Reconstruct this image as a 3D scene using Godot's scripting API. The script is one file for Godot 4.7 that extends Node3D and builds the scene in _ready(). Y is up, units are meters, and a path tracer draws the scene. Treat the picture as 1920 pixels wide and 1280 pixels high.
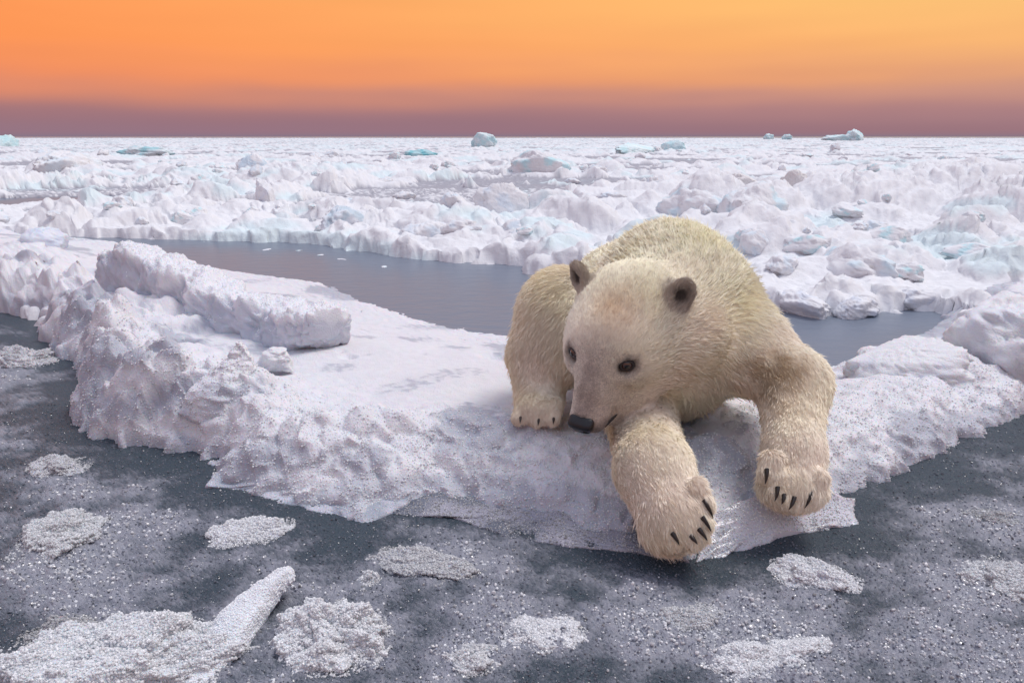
extends Node3D
# A polar bear resting at the rim of an ice floe, pack ice behind it, an orange evening sky.
# Units are metres; the sea level is y = 0; the camera looks along -z.

const EXPOSURE := 1.38
const EYE := Vector3(0.0, 1.2, 0.0)
const LOOK_DOWN := 15.67
const FOV := 50.0
const WITH_ICE := true
const WITH_BEAR := true
const WITH_FUR := true

var rng := RandomNumberGenerator.new()
var noise := FastNoiseLite.new()      # smooth, frequency 1
var rough := FastNoiseLite.new()      # four octaves
var cells := FastNoiseLite.new()      # cellular
var mats := {}
var names := {}
var t_start := 0

func _ready():
	t_start = Time.get_ticks_msec()
	rng.seed = 20240
	set_camera_and_light()
	noise.noise_type = FastNoiseLite.TYPE_SIMPLEX_SMOOTH
	noise.seed = 7
	noise.frequency = 1.0
	noise.fractal_type = FastNoiseLite.FRACTAL_NONE
	rough.noise_type = FastNoiseLite.TYPE_SIMPLEX_SMOOTH
	rough.seed = 11
	rough.frequency = 1.0
	rough.fractal_octaves = 4
	rough.fractal_gain = 0.55
	cells.noise_type = FastNoiseLite.TYPE_CELLULAR
	cells.seed = 5
	cells.frequency = 1.0
	cells.fractal_type = FastNoiseLite.FRACTAL_NONE
	cells.cellular_return_type = FastNoiseLite.RETURN_DISTANCE
	make_materials()
	if WITH_ICE:
		make_grain_meshes()
		make_sea()
		make_pack_ice()
		stage("pack ice")
		make_floe()
		stage("floe")
		make_slush()
		stage("slush")
		make_blocks()
		stage("blocks")
	if WITH_BEAR:
		make_bear()
		stage("bear")

func stage(what):
	print("%6d ms  %s" % [Time.get_ticks_msec() - t_start, what])

# ------------------------------------------------------------------ camera, sky, sun

func set_camera_and_light():
	var cam := Camera3D.new()
	cam.name = "camera"
	cam.fov = FOV
	cam.near = 0.05
	cam.far = 4000.0
	cam.position = EYE
	cam.rotation_degrees = Vector3(-LOOK_DOWN, 0, 0)
	add_child(cam)
	var env := Environment.new()
	env.background_mode = Environment.BG_SKY
	env.tonemap_mode = Environment.TONE_MAPPER_LINEAR
	env.tonemap_exposure = EXPOSURE
	env.sdfgi_enabled = true
	env.ssao_enabled = true
	env.ssil_enabled = true
	var sky := Sky.new()
	var pano := PanoramaSkyMaterial.new()
	pano.panorama = sky_texture()
	sky.sky_material = pano
	env.sky = sky
	var we := WorldEnvironment.new()
	we.name = "environment"
	we.environment = env
	add_child(we)
	# a low bright sky behind thin cloud: a very soft sun high to the right and a little behind the bear
	var sun := DirectionalLight3D.new()
	sun.name = "sun"
	sun.light_color = Color(1.0, 0.975, 0.945)
	sun.light_energy = 0.5
	sun.light_angular_distance = 24.0
	sun.shadow_enabled = true
	sun.look_at_from_position(Vector3(1.5, 3.3, -1.0), Vector3.ZERO, Vector3.UP)
	add_child(sun)

func rgb255(r: float, g: float, b: float) -> Color:
	return Color(r / 255.0, g / 255.0, b / 255.0).srgb_to_linear()

func sky_texture() -> ImageTexture:
	var el := [0.0, 0.7, 1.7, 2.8, 4.0, 6.0, 9.3, 12.0, 16.0, 28.0, 55.0, 90.0]
	var left := [rgb255(141, 105, 121), rgb255(147, 113, 127), rgb255(168, 121, 124), rgb255(208, 136, 116), rgb255(243, 145, 98), rgb255(255, 152, 88), rgb255(255, 156, 90), rgb255(190, 158, 150), rgb255(166, 160, 174), rgb255(188, 190, 212), rgb255(208, 214, 238), rgb255(220, 225, 246)]
	var right := [rgb255(152, 113, 122), rgb255(159, 121, 129), rgb255(178, 132, 132), rgb255(202, 148, 132), rgb255(229, 164, 122), rgb255(250, 184, 118), rgb255(255, 200, 122), rgb255(196, 168, 154), rgb255(168, 162, 174), rgb255(188, 190, 212), rgb255(208, 214, 238), rgb255(220, 225, 246)]
	var w := 1024
	var h := 512
	var data := PackedFloat32Array()
	data.resize(w * h * 3)
	var n := FastNoiseLite.new()
	n.seed = 3
	n.frequency = 1.0
	n.fractal_octaves = 4
	var low := rgb255(120, 120, 140)
	for j in h:
		var e := 90.0 - (j + 0.5) * 180.0 / h
		for i in w:
			var a := ((i + 0.5) / w - 0.5) * TAU
			var c := low
			if e > 0.0:
				# thin streaks of cloud: the bands waver a little in height
				var dx := cos(a)
				var dz := sin(a)
				var wave := n.get_noise_3d(dx * 2.2, e * 0.55, dz * 2.2)
				var es := maxf(0.0, e + wave * minf(1.0, e * 0.35) * 0.9)
				var k := 0
				while k < el.size() - 2 and el[k + 1] < es:
					k += 1
				var t := clampf((es - el[k]) / (el[k + 1] - el[k]), 0.0, 1.0)
				var side := clampf(0.5 - 0.9 * sin(a), 0.0, 1.0)
				var cl: Color = left[k].lerp(left[k + 1], t)
				var cr: Color = right[k].lerp(right[k + 1], t)
				c = cl.lerp(cr, side) * (1.0 + 0.035 * n.get_noise_3d(dx * 3.0 + 9.0, e * 0.9, dz * 3.0))
			var o := (j * w + i) * 3
			data[o] = c.r / EXPOSURE
			data[o + 1] = c.g / EXPOSURE
			data[o + 2] = c.b / EXPOSURE
	var im := Image.create_from_data(w, h, false, Image.FORMAT_RGBF, data.to_byte_array())
	return ImageTexture.create_from_image(im)

# ------------------------------------------------------------------ materials

func lin(r: float, g: float, b: float) -> Color:
	return Color(r, g, b).linear_to_srgb()

func noise_tex(freq: float, octaves: int, seed_: int, size := 512, kind := FastNoiseLite.TYPE_SIMPLEX_SMOOTH) -> NoiseTexture2D:
	var n := FastNoiseLite.new()
	n.noise_type = kind
	n.seed = seed_
	n.frequency = freq
	n.fractal_octaves = octaves
	n.fractal_gain = 0.6
	if kind == FastNoiseLite.TYPE_CELLULAR:
		n.fractal_type = FastNoiseLite.FRACTAL_FBM
		n.cellular_return_type = FastNoiseLite.RETURN_DISTANCE
	var t := NoiseTexture2D.new()
	t.width = size
	t.height = size
	t.seamless = true
	t.noise = n
	return t

func ice_material(called: String, rough_: float, bump: NoiseTexture2D, scale_: float, depth_cm: float, spec := 0.5) -> StandardMaterial3D:
	var m := StandardMaterial3D.new()
	m.resource_name = called
	m.vertex_color_use_as_albedo = true
	m.roughness = rough_
	m.metallic_specular = spec
	if called in ["snow", "smooth_ice"]:
		m.subsurf_scatter_enabled = true
		m.subsurf_scatter_strength = 0.35
	if bump:
		m.heightmap_enabled = true
		m.heightmap_texture = bump
		m.heightmap_scale = depth_cm
		m.uv1_triplanar = true
		m.uv1_world_triplanar = true
		m.uv1_scale = Vector3(scale_, scale_, scale_)
	mats[called] = m
	return m

func make_materials():
	var gran := noise_tex(0.045, 3, 21, 1024, FastNoiseLite.TYPE_CELLULAR)
	var soft := noise_tex(0.02, 5, 22)
	ice_material("snow", 0.5, gran, 2.4, 0.4, 0.4)
	ice_material("far_snow", 0.75, soft, 0.5, 2.0, 0.3)
	ice_material("wet_ice", 0.25, gran, 2.0, 0.4, 0.5)
	ice_material("smooth_ice", 0.2, soft, 1.2, 0.35, 0.5)
	ice_material("slush", 0.34, gran, 3.1, 0.45, 0.4)
	ice_material("grain", 0.12, null, 1.0, 0.0, 0.5)
	ice_material("snow_grain", 0.32, null, 1.0, 0.0, 0.45)
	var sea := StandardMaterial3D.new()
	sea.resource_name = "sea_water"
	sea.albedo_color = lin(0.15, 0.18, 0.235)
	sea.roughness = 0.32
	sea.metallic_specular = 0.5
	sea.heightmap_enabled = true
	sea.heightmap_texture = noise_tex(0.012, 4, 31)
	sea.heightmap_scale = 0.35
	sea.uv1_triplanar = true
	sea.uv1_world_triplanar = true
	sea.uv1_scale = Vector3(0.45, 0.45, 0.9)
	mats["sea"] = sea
	var fur := StandardMaterial3D.new()
	fur.resource_name = "fur"
	fur.vertex_color_use_as_albedo = true
	fur.roughness = 0.6
	fur.metallic_specular = 0.25
	fur.backlight_enabled = true
	fur.backlight = Color(0.4, 0.38, 0.34)
	fur.rim_enabled = true
	fur.rim = 0.5
	fur.rim_tint = 0.0
	fur.cull_mode = BaseMaterial3D.CULL_DISABLED
	mats["fur"] = fur
	var skin := StandardMaterial3D.new()
	skin.resource_name = "underfur"
	skin.vertex_color_use_as_albedo = true
	skin.roughness = 0.9
	skin.metallic_specular = 0.1
	mats["underfur"] = skin
	var nose := StandardMaterial3D.new()
	nose.resource_name = "nose_leather"
	nose.albedo_color = lin(0.006, 0.006, 0.008)
	nose.roughness = 0.3
	nose.heightmap_enabled = true
	nose.heightmap_texture = gran
	nose.heightmap_scale = 0.08
	nose.uv1_triplanar = true
	nose.uv1_scale = Vector3(9, 9, 9)
	mats["nose"] = nose
	var claw := StandardMaterial3D.new()
	claw.resource_name = "claw_horn"
	claw.albedo_color = lin(0.022, 0.016, 0.014)
	claw.roughness = 0.35
	mats["claw"] = claw
	var eye := StandardMaterial3D.new()
	eye.resource_name = "eye"
	eye.albedo_color = lin(0.055, 0.022, 0.014)
	eye.roughness = 0.08
	eye.clearcoat_enabled = true
	eye.clearcoat = 1.0
	eye.clearcoat_roughness = 0.03
	mats["eye"] = eye
	var pupil := StandardMaterial3D.new()
	pupil.resource_name = "pupil"
	pupil.albedo_color = lin(0.004, 0.004, 0.004)
	pupil.roughness = 0.05
	mats["pupil"] = pupil
	var lid := StandardMaterial3D.new()
	lid.resource_name = "dark_skin"
	lid.albedo_color = lin(0.03, 0.024, 0.022)
	lid.roughness = 0.5
	mats["lid"] = lid

# ------------------------------------------------------------------ helpers

func numbered(called: String) -> String:
	if not names.has(called):
		names[called] = 0
		return called
	names[called] += 1
	return "%s_%03d" % [called, names[called]]

func tag(o: Node3D, label: String, category := "", group := "", kind := ""):
	if label:
		o.set_meta("label", label)
	if category:
		o.set_meta("category", category)
	if group:
		o.set_meta("group", group)
	if kind:
		o.set_meta("kind", kind)

func to_mesh(v: PackedVector3Array, ix: PackedInt32Array, col: PackedColorArray, flat := false) -> ArrayMesh:
	var a := []
	a.resize(Mesh.ARRAY_MAX)
	a[Mesh.ARRAY_VERTEX] = v
	a[Mesh.ARRAY_INDEX] = ix
	if col.size():
		a[Mesh.ARRAY_COLOR] = col
	if not flat:
		a[Mesh.ARRAY_NORMAL] = normals_of(v, ix)
	var m := ArrayMesh.new()
	m.add_surface_from_arrays(Mesh.PRIMITIVE_TRIANGLES, a)
	return m

func normals_of(v: PackedVector3Array, ix: PackedInt32Array) -> PackedVector3Array:
	var n := PackedVector3Array()
	n.resize(v.size())
	var t := 0
	var count := ix.size()
	while t < count:
		var a := ix[t]
		var b := ix[t + 1]
		var c := ix[t + 2]
		var f := (v[c] - v[a]).cross(v[b] - v[a])
		n[a] += f
		n[b] += f
		n[c] += f
		t += 3
	for i in n.size():
		n[i] = n[i].normalized()
	return n

func outward(v: PackedVector3Array, ix: PackedInt32Array) -> PackedInt32Array:
	# turn a closed shape right side out
	var mid := Vector3.ZERO
	for p in v:
		mid += p / v.size()
	var vol := 0.0
	for t in range(0, ix.size(), 3):
		vol += (v[ix[t]] - mid).dot((v[ix[t + 2]] - v[ix[t]]).cross(v[ix[t + 1]] - v[ix[t]]))
	if vol < 0.0:
		for t in range(0, ix.size(), 3):
			var e := ix[t + 1]
			ix[t + 1] = ix[t + 2]
			ix[t + 2] = e
	return ix

func put(called: String, m: Mesh, mat: Material, parent: Node3D = self) -> MeshInstance3D:
	var o := MeshInstance3D.new()
	o.name = numbered(called) if parent == self else called
	o.mesh = m
	o.material_override = mat
	parent.add_child(o, true)
	return o

func edge_distance(p: Vector2, poly: PackedVector2Array) -> float:
	# distance to the outline, positive inside
	var best := 1e9
	var inside := false
	var n := poly.size()
	var j := n - 1
	for i in n:
		var a := poly[j]
		var b := poly[i]
		var e := b - a
		var w := p - a
		var t := clampf(w.dot(e) / e.length_squared(), 0.0, 1.0)
		best = minf(best, (w - e * t).length_squared())
		if (b.y > p.y) != (a.y > p.y) and p.x < (a.x - b.x) * (p.y - b.y) / (a.y - b.y) + b.x:
			inside = not inside
		j = i
	return sqrt(best) if inside else -sqrt(best)

func soft_step(a: float, b: float, x: float) -> float:
	var t := clampf((x - a) / (b - a), 0.0, 1.0)
	return t * t * (3.0 - 2.0 * t)

func grid_indices(rows: int, cols: int, keep: PackedByteArray) -> PackedInt32Array:
	var ix := PackedInt32Array()
	for j in rows - 1:
		for i in cols - 1:
			var a := j * cols + i
			if keep[a] + keep[a + 1] + keep[a + cols] + keep[a + cols + 1] < 4:
				continue
			# row j is nearer the camera (larger z); clockwise from above
			ix.append(a); ix.append(a + cols); ix.append(a + 1)
			ix.append(a + 1); ix.append(a + cols); ix.append(a + cols + 1)
	return ix

func compact(v: PackedVector3Array, col: PackedColorArray, ix: PackedInt32Array) -> Array:
	var where := PackedInt32Array()
	where.resize(v.size())
	where.fill(-1)
	var nv := PackedVector3Array()
	var nc := PackedColorArray()
	for t in ix.size():
		var k := ix[t]
		if where[k] < 0:
			where[k] = nv.size()
			nv.append(v[k])
			nc.append(col[k])
		ix[t] = where[k]
	return [nv, nc, ix]

# ------------------------------------------------------------------ ice grains

var grain_meshes: Array[ArrayMesh] = []

func make_grain_meshes():
	for k in 3:
		var g := (1.0 + sqrt(5.0)) / 2.0
		var p := PackedVector3Array([Vector3(-1, g, 0), Vector3(1, g, 0), Vector3(-1, -g, 0), Vector3(1, -g, 0), Vector3(0, -1, g), Vector3(0, 1, g), Vector3(0, -1, -g), Vector3(0, 1, -g), Vector3(g, 0, -1), Vector3(g, 0, 1), Vector3(-g, 0, -1), Vector3(-g, 0, 1)])
		for i in p.size():
			p[i] = p[i].normalized() * rng.randf_range(0.72, 1.25) * Vector3(1.0, rng.randf_range(0.7, 1.0), 1.0)
		var f := [0, 11, 5, 0, 5, 1, 0, 1, 7, 0, 7, 10, 0, 10, 11, 1, 5, 9, 5, 11, 4, 11, 10, 2, 10, 7, 6, 7, 1, 8, 3, 9, 4, 3, 4, 2, 3, 2, 6, 3, 6, 8, 3, 8, 9, 4, 9, 5, 2, 4, 11, 6, 2, 10, 8, 6, 7, 9, 8, 1]
		var v := PackedVector3Array()
		var ix := PackedInt32Array()
		for t in range(0, 60, 3):
			for q in [0, 1, 2]:
				ix.append(v.size())
				v.append(p[f[t + q]])
		grain_meshes.append(to_mesh(v, ix, PackedColorArray(), true))

func grains(parent: Node3D, where: Array[Transform3D], tint: PackedColorArray, called := "ice_grains", kind := 0) -> MultiMeshInstance3D:
	var mm := MultiMesh.new()
	mm.transform_format = MultiMesh.TRANSFORM_3D
	mm.use_colors = true
	mm.mesh = grain_meshes[kind]
	mm.instance_count = where.size()
	for i in where.size():
		mm.set_instance_transform(i, where[i])
		mm.set_instance_color(i, tint[i])
	var o := MultiMeshInstance3D.new()
	o.name = numbered(called) if parent == self else called
	o.multimesh = mm
	o.material_override = mats["snow_grain"] if kind != 1 else mats["grain"]
	o.set_meta("kind", "stuff")
	parent.add_child(o, true)
	return o

func grain_at(p: Vector3, size: float) -> Transform3D:
	var b := Basis.from_euler(Vector3(rng.randf() * TAU, rng.randf() * TAU, rng.randf() * TAU))
	return Transform3D(b.scaled(Vector3(size, size, size)), p)

func ice_tint(low: float, high: float) -> Color:
	var t := rng.randf_range(low, high)
	return Color(t * 0.965, t * 0.975, t)

# ------------------------------------------------------------------ the sea

func make_sea():
	# rings that widen towards the horizon
	var v := PackedVector3Array()
	var ix := PackedInt32Array()
	var rings := [0.0, 2.0, 5.0, 12.0, 30.0, 80.0, 220.0, 600.0, 1600.0, 3500.0]
	var seg := 48
	for r in rings:
		for s in seg:
			v.append(Vector3(cos(s * TAU / seg) * r, 0.0, sin(s * TAU / seg) * r))
	for k in rings.size() - 1:
		for s in seg:
			var a := k * seg + s
			var b := k * seg + (s + 1) % seg
			ix.append_array(PackedInt32Array([a, b, a + seg, b, b + seg, a + seg]))
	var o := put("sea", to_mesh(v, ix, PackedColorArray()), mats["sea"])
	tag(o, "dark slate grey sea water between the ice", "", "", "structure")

# ------------------------------------------------------------------ pack ice behind

var pools: Array[PackedVector2Array] = [
	# the long pool behind the floe
	PackedVector2Array([Vector2(-5.539, -9.063), Vector2(-4.047, -8.821), Vector2(-2.21, -8.415), Vector2(-1.593, -7.776), Vector2(-0.959, -7.256), Vector2(0.0, -7.035), Vector2(0.239, -6.47), Vector2(1.05, -5.897), Vector2(1.512, -5.488), Vector2(0.992, -3.484), Vector2(0.117, -3.844), Vector2(-0.939, -4.813), Vector2(-1.635, -5.488), Vector2(-2.697, -5.488), Vector2(-5.557, -5.488), Vector2(-9.162, -9.267)]),
	# the pool behind the bear's shoulder
	PackedVector2Array([Vector2(1.308, -5.488), Vector2(1.869, -5.215), Vector2(2.021, -4.998), Vector2(2.293, -4.935), Vector2(2.553, -5.015), Vector2(2.855, -5.164), Vector2(3.087, -5.096), Vector2(3.035, -4.813), Vector2(2.048, -3.181), Vector2(0.839, -3.181)]),
	# the crevice in the right-hand ice
	PackedVector2Array([Vector2(4.33, -9.701), Vector2(4.631, -9.371), Vector2(4.736, -8.546), Vector2(4.814, -8.083), Vector2(4.638, -7.776), Vector2(4.371, -8.083), Vector2(4.112, -8.821)]),
	# the strip of water far left
	PackedVector2Array([Vector2(-10.83, -11.916), Vector2(-8.733, -12.631), Vector2(-8.145, -13.652), Vector2(-7.21, -14.346), Vector2(-7.074, -15.669), Vector2(-8.533, -15.669), Vector2(-10.226, -14.848), Vector2(-13.422, -14.848)]),
	# slush at the left edge
	PackedVector2Array([Vector2(-8.43, -6.124), Vector2(-3.853, -5.268), Vector2(-3.143, -4.813), Vector2(-2.687, -4.278), Vector2(-2.048, -3.181), Vector2(-4.59, -3.181)]),
	# a dark gap between lumps
	PackedVector2Array([Vector2(-2.933, -10.114), Vector2(-2.641, -9.701), Vector2(-2.729, -10.176), Vector2(-3.174, -10.698)]),
]
# hummocks: place, half width, half depth, height
var hummocks := [
	[Vector2(3.366, -12.631), 0.75, 0.9, 0.62], [Vector2(3.988, -11.507), 0.7, 0.8, 0.5], [Vector2(2.576, -11.507), 0.45, 0.5, 0.25],
	[Vector2(5.673, -11.916), 1.6, 1.3, 0.62], [Vector2(7.478, -12.353), 1.7, 1.3, 0.75], [Vector2(7.478, -10.431), 1.4, 1.2, 0.7], [Vector2(8.309, -14.848), 3.0, 1.8, 0.55],
	[Vector2(3.052, -6.915), 0.75, 0.6, 0.32], [Vector2(3.198, -6.367), 0.7, 0.5, 0.26], [Vector2(3.13, -7.927), 0.7, 0.6, 0.22], [Vector2(4.375, -6.915), 0.8, 0.6, 0.3], [Vector2(4.111, -5.897), 0.6, 0.5, 0.3],
	[Vector2(-2.804, -10.767), 0.8, 0.8, 0.3], [Vector2(-1.593, -9.533), 0.7, 0.6, 0.26], [Vector2(-0.741, -9.267), 0.9, 0.7, 0.32], [Vector2(-0.348, -7.927), 0.7, 0.4, 0.2], [Vector2(0.348, -7.927), 0.6, 0.6, 0.3], [Vector2(-1.159, -7.927), 0.5, 0.3, 0.12],
	[Vector2(-11.282, -18.364), 3.0, 2.0, 0.55], [Vector2(-8.724, -19.403), 2.4, 1.6, 0.45], [Vector2(-5.248, -18.364), 2.2, 1.4, 0.6], [Vector2(-3.988, -11.507), 1.0, 0.8, 0.22], [Vector2(-5.557, -10.979), 1.6, 0.8, 0.2],
	[Vector2(-14.956, -23.351), 3.0, 2.0, 0.5], [Vector2(-5.65, -23.351), 3.0, 2.0, 0.5], [Vector2(-23.265, -39.143), 5.0, 3.0, 0.6], [Vector2(-14.956, -39.143), 5.0, 3.0, 0.5], [Vector2(-1.662, -39.143), 6.0, 3.0, 0.5],
]

func pack_height(x: float, z: float) -> float:
	var d := -z
	var p := Vector2(x, z)
	var wx := x + 0.22 * noise.get_noise_2d(x * 0.9 + 3.1, z * 0.9)
	var wz := z + 0.22 * noise.get_noise_2d(x * 0.9, z * 0.9 + 8.7)
	var big := noise.get_noise_2d(wx * 0.16, wz * 0.3)
	var b1 := sqrt(0.004 + pow(noise.get_noise_2d(wx * 0.75 + 11.0, wz * 0.75), 2.0))
	var b2 := sqrt(0.004 + pow(noise.get_noise_2d(wx * 1.9, wz * 1.9 + 5.0), 2.0))
	var b3 := absf(noise.get_noise_2d(wx * 4.7 + 2.0, wz * 4.7))
	var b4 := absf(noise.get_noise_2d(wx * 11.0, wz * 11.0))
	var mound := 0.0
	for h in hummocks:
		var q: Vector2 = p - h[0]
		var e: float = (q.x * q.x) / (h[1] * h[1]) + (q.y * q.y) / (h[2] * h[2])
		if e < 1.0:
			mound = maxf(mound, h[3] * pow(1.0 - e, 0.75) * (0.92 + 0.2 * b2))
	var ridged := soft_step(-0.28, 0.3, noise.get_noise_2d(wx * 0.3 + 21.0, wz * 0.42) + 0.4 * noise.get_noise_2d(wx * 0.9, wz * 1.1 + 33.0))
	var h := 0.06 + 0.12 * maxf(0.0, big + 0.1) + 0.05 * b1 + ridged * (0.25 * b1 + 0.065 * b2 + 0.012 * b3) + 0.006 * b4 + 0.012 * b2
	h = maxf(h * (0.7 + 0.5 * b1), mound + 0.05 * b2 + 0.018 * b3 + 0.006 * b4)
	h *= lerpf(1.0, 0.6, soft_step(11.0, 40.0, d))
	# leads of slush between the floes farther out
	if d > 11.0:
		var lead := noise.get_noise_2d(x * 0.11 + 4.0, z * 0.2 + 1.0) + 0.25 * noise.get_noise_2d(x * 0.5, z * 0.6)
		var k := soft_step(-0.08, 0.22, lead) * soft_step(11.0, 14.0, d)
		h -= k * (0.2 + 0.2 * soft_step(60.0, 20.0, d)) * (0.45 + 1.1 * absf(noise.get_noise_2d(x * 0.9 + 50.0, z * 0.7)))
	h = maxf(h, 0.012 + 0.03 * b3 if d > 11.0 else -0.08)
	if d < 17.0:
		var near := edge_distance(p, floe_edge) - 0.3
		for pool in pools:
			near = maxf(near, edge_distance(p, pool))
		near += 0.09 * noise.get_noise_2d(x * 2.3, z * 2.3) + 0.05 * noise.get_noise_2d(x * 6.0, z * 6.0)
		# shore: an undercut rim a few centimetres high, then the lumps
		h = minf(h, 0.05 + 0.75 * maxf(0.0, -near)) if near < 0.0 else -0.02 - near * 0.8
		if near < 0.0:
			h = maxf(h, 0.02) * soft_step(0.0, 0.05, -near) + 0.03 * b3
	return h

func make_pack_ice():
	var rows := 620
	var cols := 980
	var v := PackedVector3Array()
	var col := PackedColorArray()
	var keep := PackedByteArray()
	v.resize(rows * cols)
	col.resize(rows * cols)
	keep.resize(rows * cols)
	var d0 := 4.4
	var growth := pow(480.0 / d0, 1.0 / (rows - 1))
	for j in rows:
		var d := d0 * pow(growth, j)
		for i in cols:
			var s := -0.98 + 1.96 * i / (cols - 1.0)
			var x := s * d
			var z := -d
			var h := pack_height(x, z)
			var k := j * cols + i
			# crumbly sideways shift so that steep faces overhang here and there
			var a := 0.03
			v[k] = Vector3(x + a * noise.get_noise_3d(x * 5.0, h * 8.0, z * 5.0), h, z + a * noise.get_noise_3d(x * 5.0 + 7.0, h * 8.0, z * 5.0))
			keep[k] = 1 if h > -0.3 else 0
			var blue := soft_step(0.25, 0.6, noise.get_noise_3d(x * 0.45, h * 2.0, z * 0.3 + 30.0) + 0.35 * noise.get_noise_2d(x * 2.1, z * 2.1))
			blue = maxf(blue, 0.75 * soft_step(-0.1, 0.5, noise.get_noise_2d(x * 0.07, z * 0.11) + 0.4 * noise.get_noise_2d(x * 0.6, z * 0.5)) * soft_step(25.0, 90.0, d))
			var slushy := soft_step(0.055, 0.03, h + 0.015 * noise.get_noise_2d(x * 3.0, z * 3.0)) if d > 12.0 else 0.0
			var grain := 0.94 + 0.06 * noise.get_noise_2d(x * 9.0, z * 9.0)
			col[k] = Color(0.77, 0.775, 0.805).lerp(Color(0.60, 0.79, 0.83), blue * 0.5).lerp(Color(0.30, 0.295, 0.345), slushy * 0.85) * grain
	var ix := grid_indices(rows, cols, keep)
	var c := compact(v, col, ix)
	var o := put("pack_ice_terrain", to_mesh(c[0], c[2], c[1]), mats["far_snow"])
	tag(o, "lumpy white pack ice stretching to the horizon", "", "", "structure")

# ------------------------------------------------------------------ the floe

var floe_edge := PackedVector2Array([Vector2(-5.845, -5.79), Vector2(-3.593, -4.998), Vector2(-3.215, -4.813), Vector2(-2.761, -4.161), Vector2(-2.434, -3.844), Vector2(-2.135, -3.443), Vector2(-1.975, -3.015), Vector2(-1.686, -2.764), Vector2(-1.315, -2.639), Vector2(-1.15, -2.59), Vector2(-1.051, -2.397), Vector2(-0.916, -2.327), Vector2(-0.681, -2.22), Vector2(-0.465, -2.121), Vector2(-0.41, -2.201), Vector2(-0.199, -2.238), Vector2(0.0, -2.148), Vector2(0.236, -2.064), Vector2(0.391, -1.986), Vector2(0.512, -1.876), Vector2(0.607, -1.909), Vector2(0.868, -2.042), Vector2(1.088, -2.087), Vector2(1.138, -2.183), Vector2(1.163, -2.288), Vector2(1.446, -2.448), Vector2(1.912, -2.797), Vector2(2.27, -3.035), Vector2(4.124, -4.05), Vector2(7.243, -6.367), Vector2(3.573, -5.727), Vector2(2.897, -4.813), Vector2(2.303, -4.161), Vector2(1.973, -3.924), Vector2(1.569, -3.965), Vector2(1.101, -4.278), Vector2(0.0, -4.585), Vector2(-0.472, -4.843), Vector2(-1.052, -5.431), Vector2(-1.552, -6.171), Vector2(-2.736, -6.885), Vector2(-3.826, -7.927), Vector2(-4.618, -8.682), Vector2(-5.659, -9.267), Vector2(-9.971, -10.114)])
var pond_side := PackedVector2Array([Vector2(2.032, -3.924), Vector2(1.569, -3.965), Vector2(1.101, -4.278), Vector2(0.0, -4.585), Vector2(-0.472, -4.843), Vector2(-1.052, -5.431), Vector2(-1.552, -6.171), Vector2(-2.736, -6.885), Vector2(-3.826, -7.927), Vector2(-4.618, -8.682), Vector2(-5.659, -9.267)])
# mounds on the floe: place, radius, height
var mounds := [
	[Vector2(-4.421, -6.367), 0.55, 0.2], [Vector2(-3.678, -5.488), 0.42, 0.2], [Vector2(-3.145, -5.13), 0.34, 0.17], [Vector2(-2.493, -4.278), 0.3, 0.17], [Vector2(-2.863, -4.465), 0.3, 0.12], [Vector2(-2.082, -4.161), 0.32, 0.14], [Vector2(-2.077, -3.747), 0.26, 0.13],
	[Vector2(-1.839, -3.113), 0.24, 0.17], [Vector2(-1.561, -2.984), 0.24, 0.19], [Vector2(-1.326, -2.923), 0.22, 0.17], [Vector2(-1.619, -3.326), 0.25, 0.1], [Vector2(-1.04, -2.753), 0.2, 0.09], [Vector2(-1.748, -4.278), 0.35, 0.1],
	[Vector2(-0.838, -2.506), 0.2, 0.07], [Vector2(-0.628, -2.461), 0.2, 0.07], [Vector2(-0.439, -2.506), 0.24, 0.05], [Vector2(-0.223, -2.552), 0.26, 0.05],
	[Vector2(0.906, -2.6), 0.22, 0.08], [Vector2(0.683, -2.295), 0.16, 0.06], [Vector2(1.724, -2.984), 0.4, 0.12], [Vector2(2.21, -3.326), 0.45, 0.16], [Vector2(1.382, -2.649), 0.3, 0.08], [Vector2(2.633, -3.656), 0.5, 0.2], [Vector2(2.12, -3.747), 0.25, 0.16], [Vector2(1.904, -3.656), 0.2, 0.12],
]
var dents := [[Vector2(-1.73, -3.674), 0.10, 0.16], [Vector2(-1.139, -3.311), 0.05, 0.14], [Vector2(-0.832, -3.551), 0.05, 0.03], [Vector2(-0.896, -3.656), 0.04, 0.03], [Vector2(-0.098, -3.656), 0.09, 0.03], [Vector2(-1.963, -4.105), 0.1, 0.07], [Vector2(0.108, -2.753), 0.07, 0.07]]

func pond_distance(p: Vector2) -> float:
	var best := 1e9
	for i in pond_side.size() - 1:
		var a := pond_side[i]
		var e := pond_side[i + 1] - a
		var w := p - a
		var t := clampf(w.dot(e) / e.length_squared(), 0.0, 1.0)
		best = minf(best, (w - e * t).length_squared())
	return sqrt(best)

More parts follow.
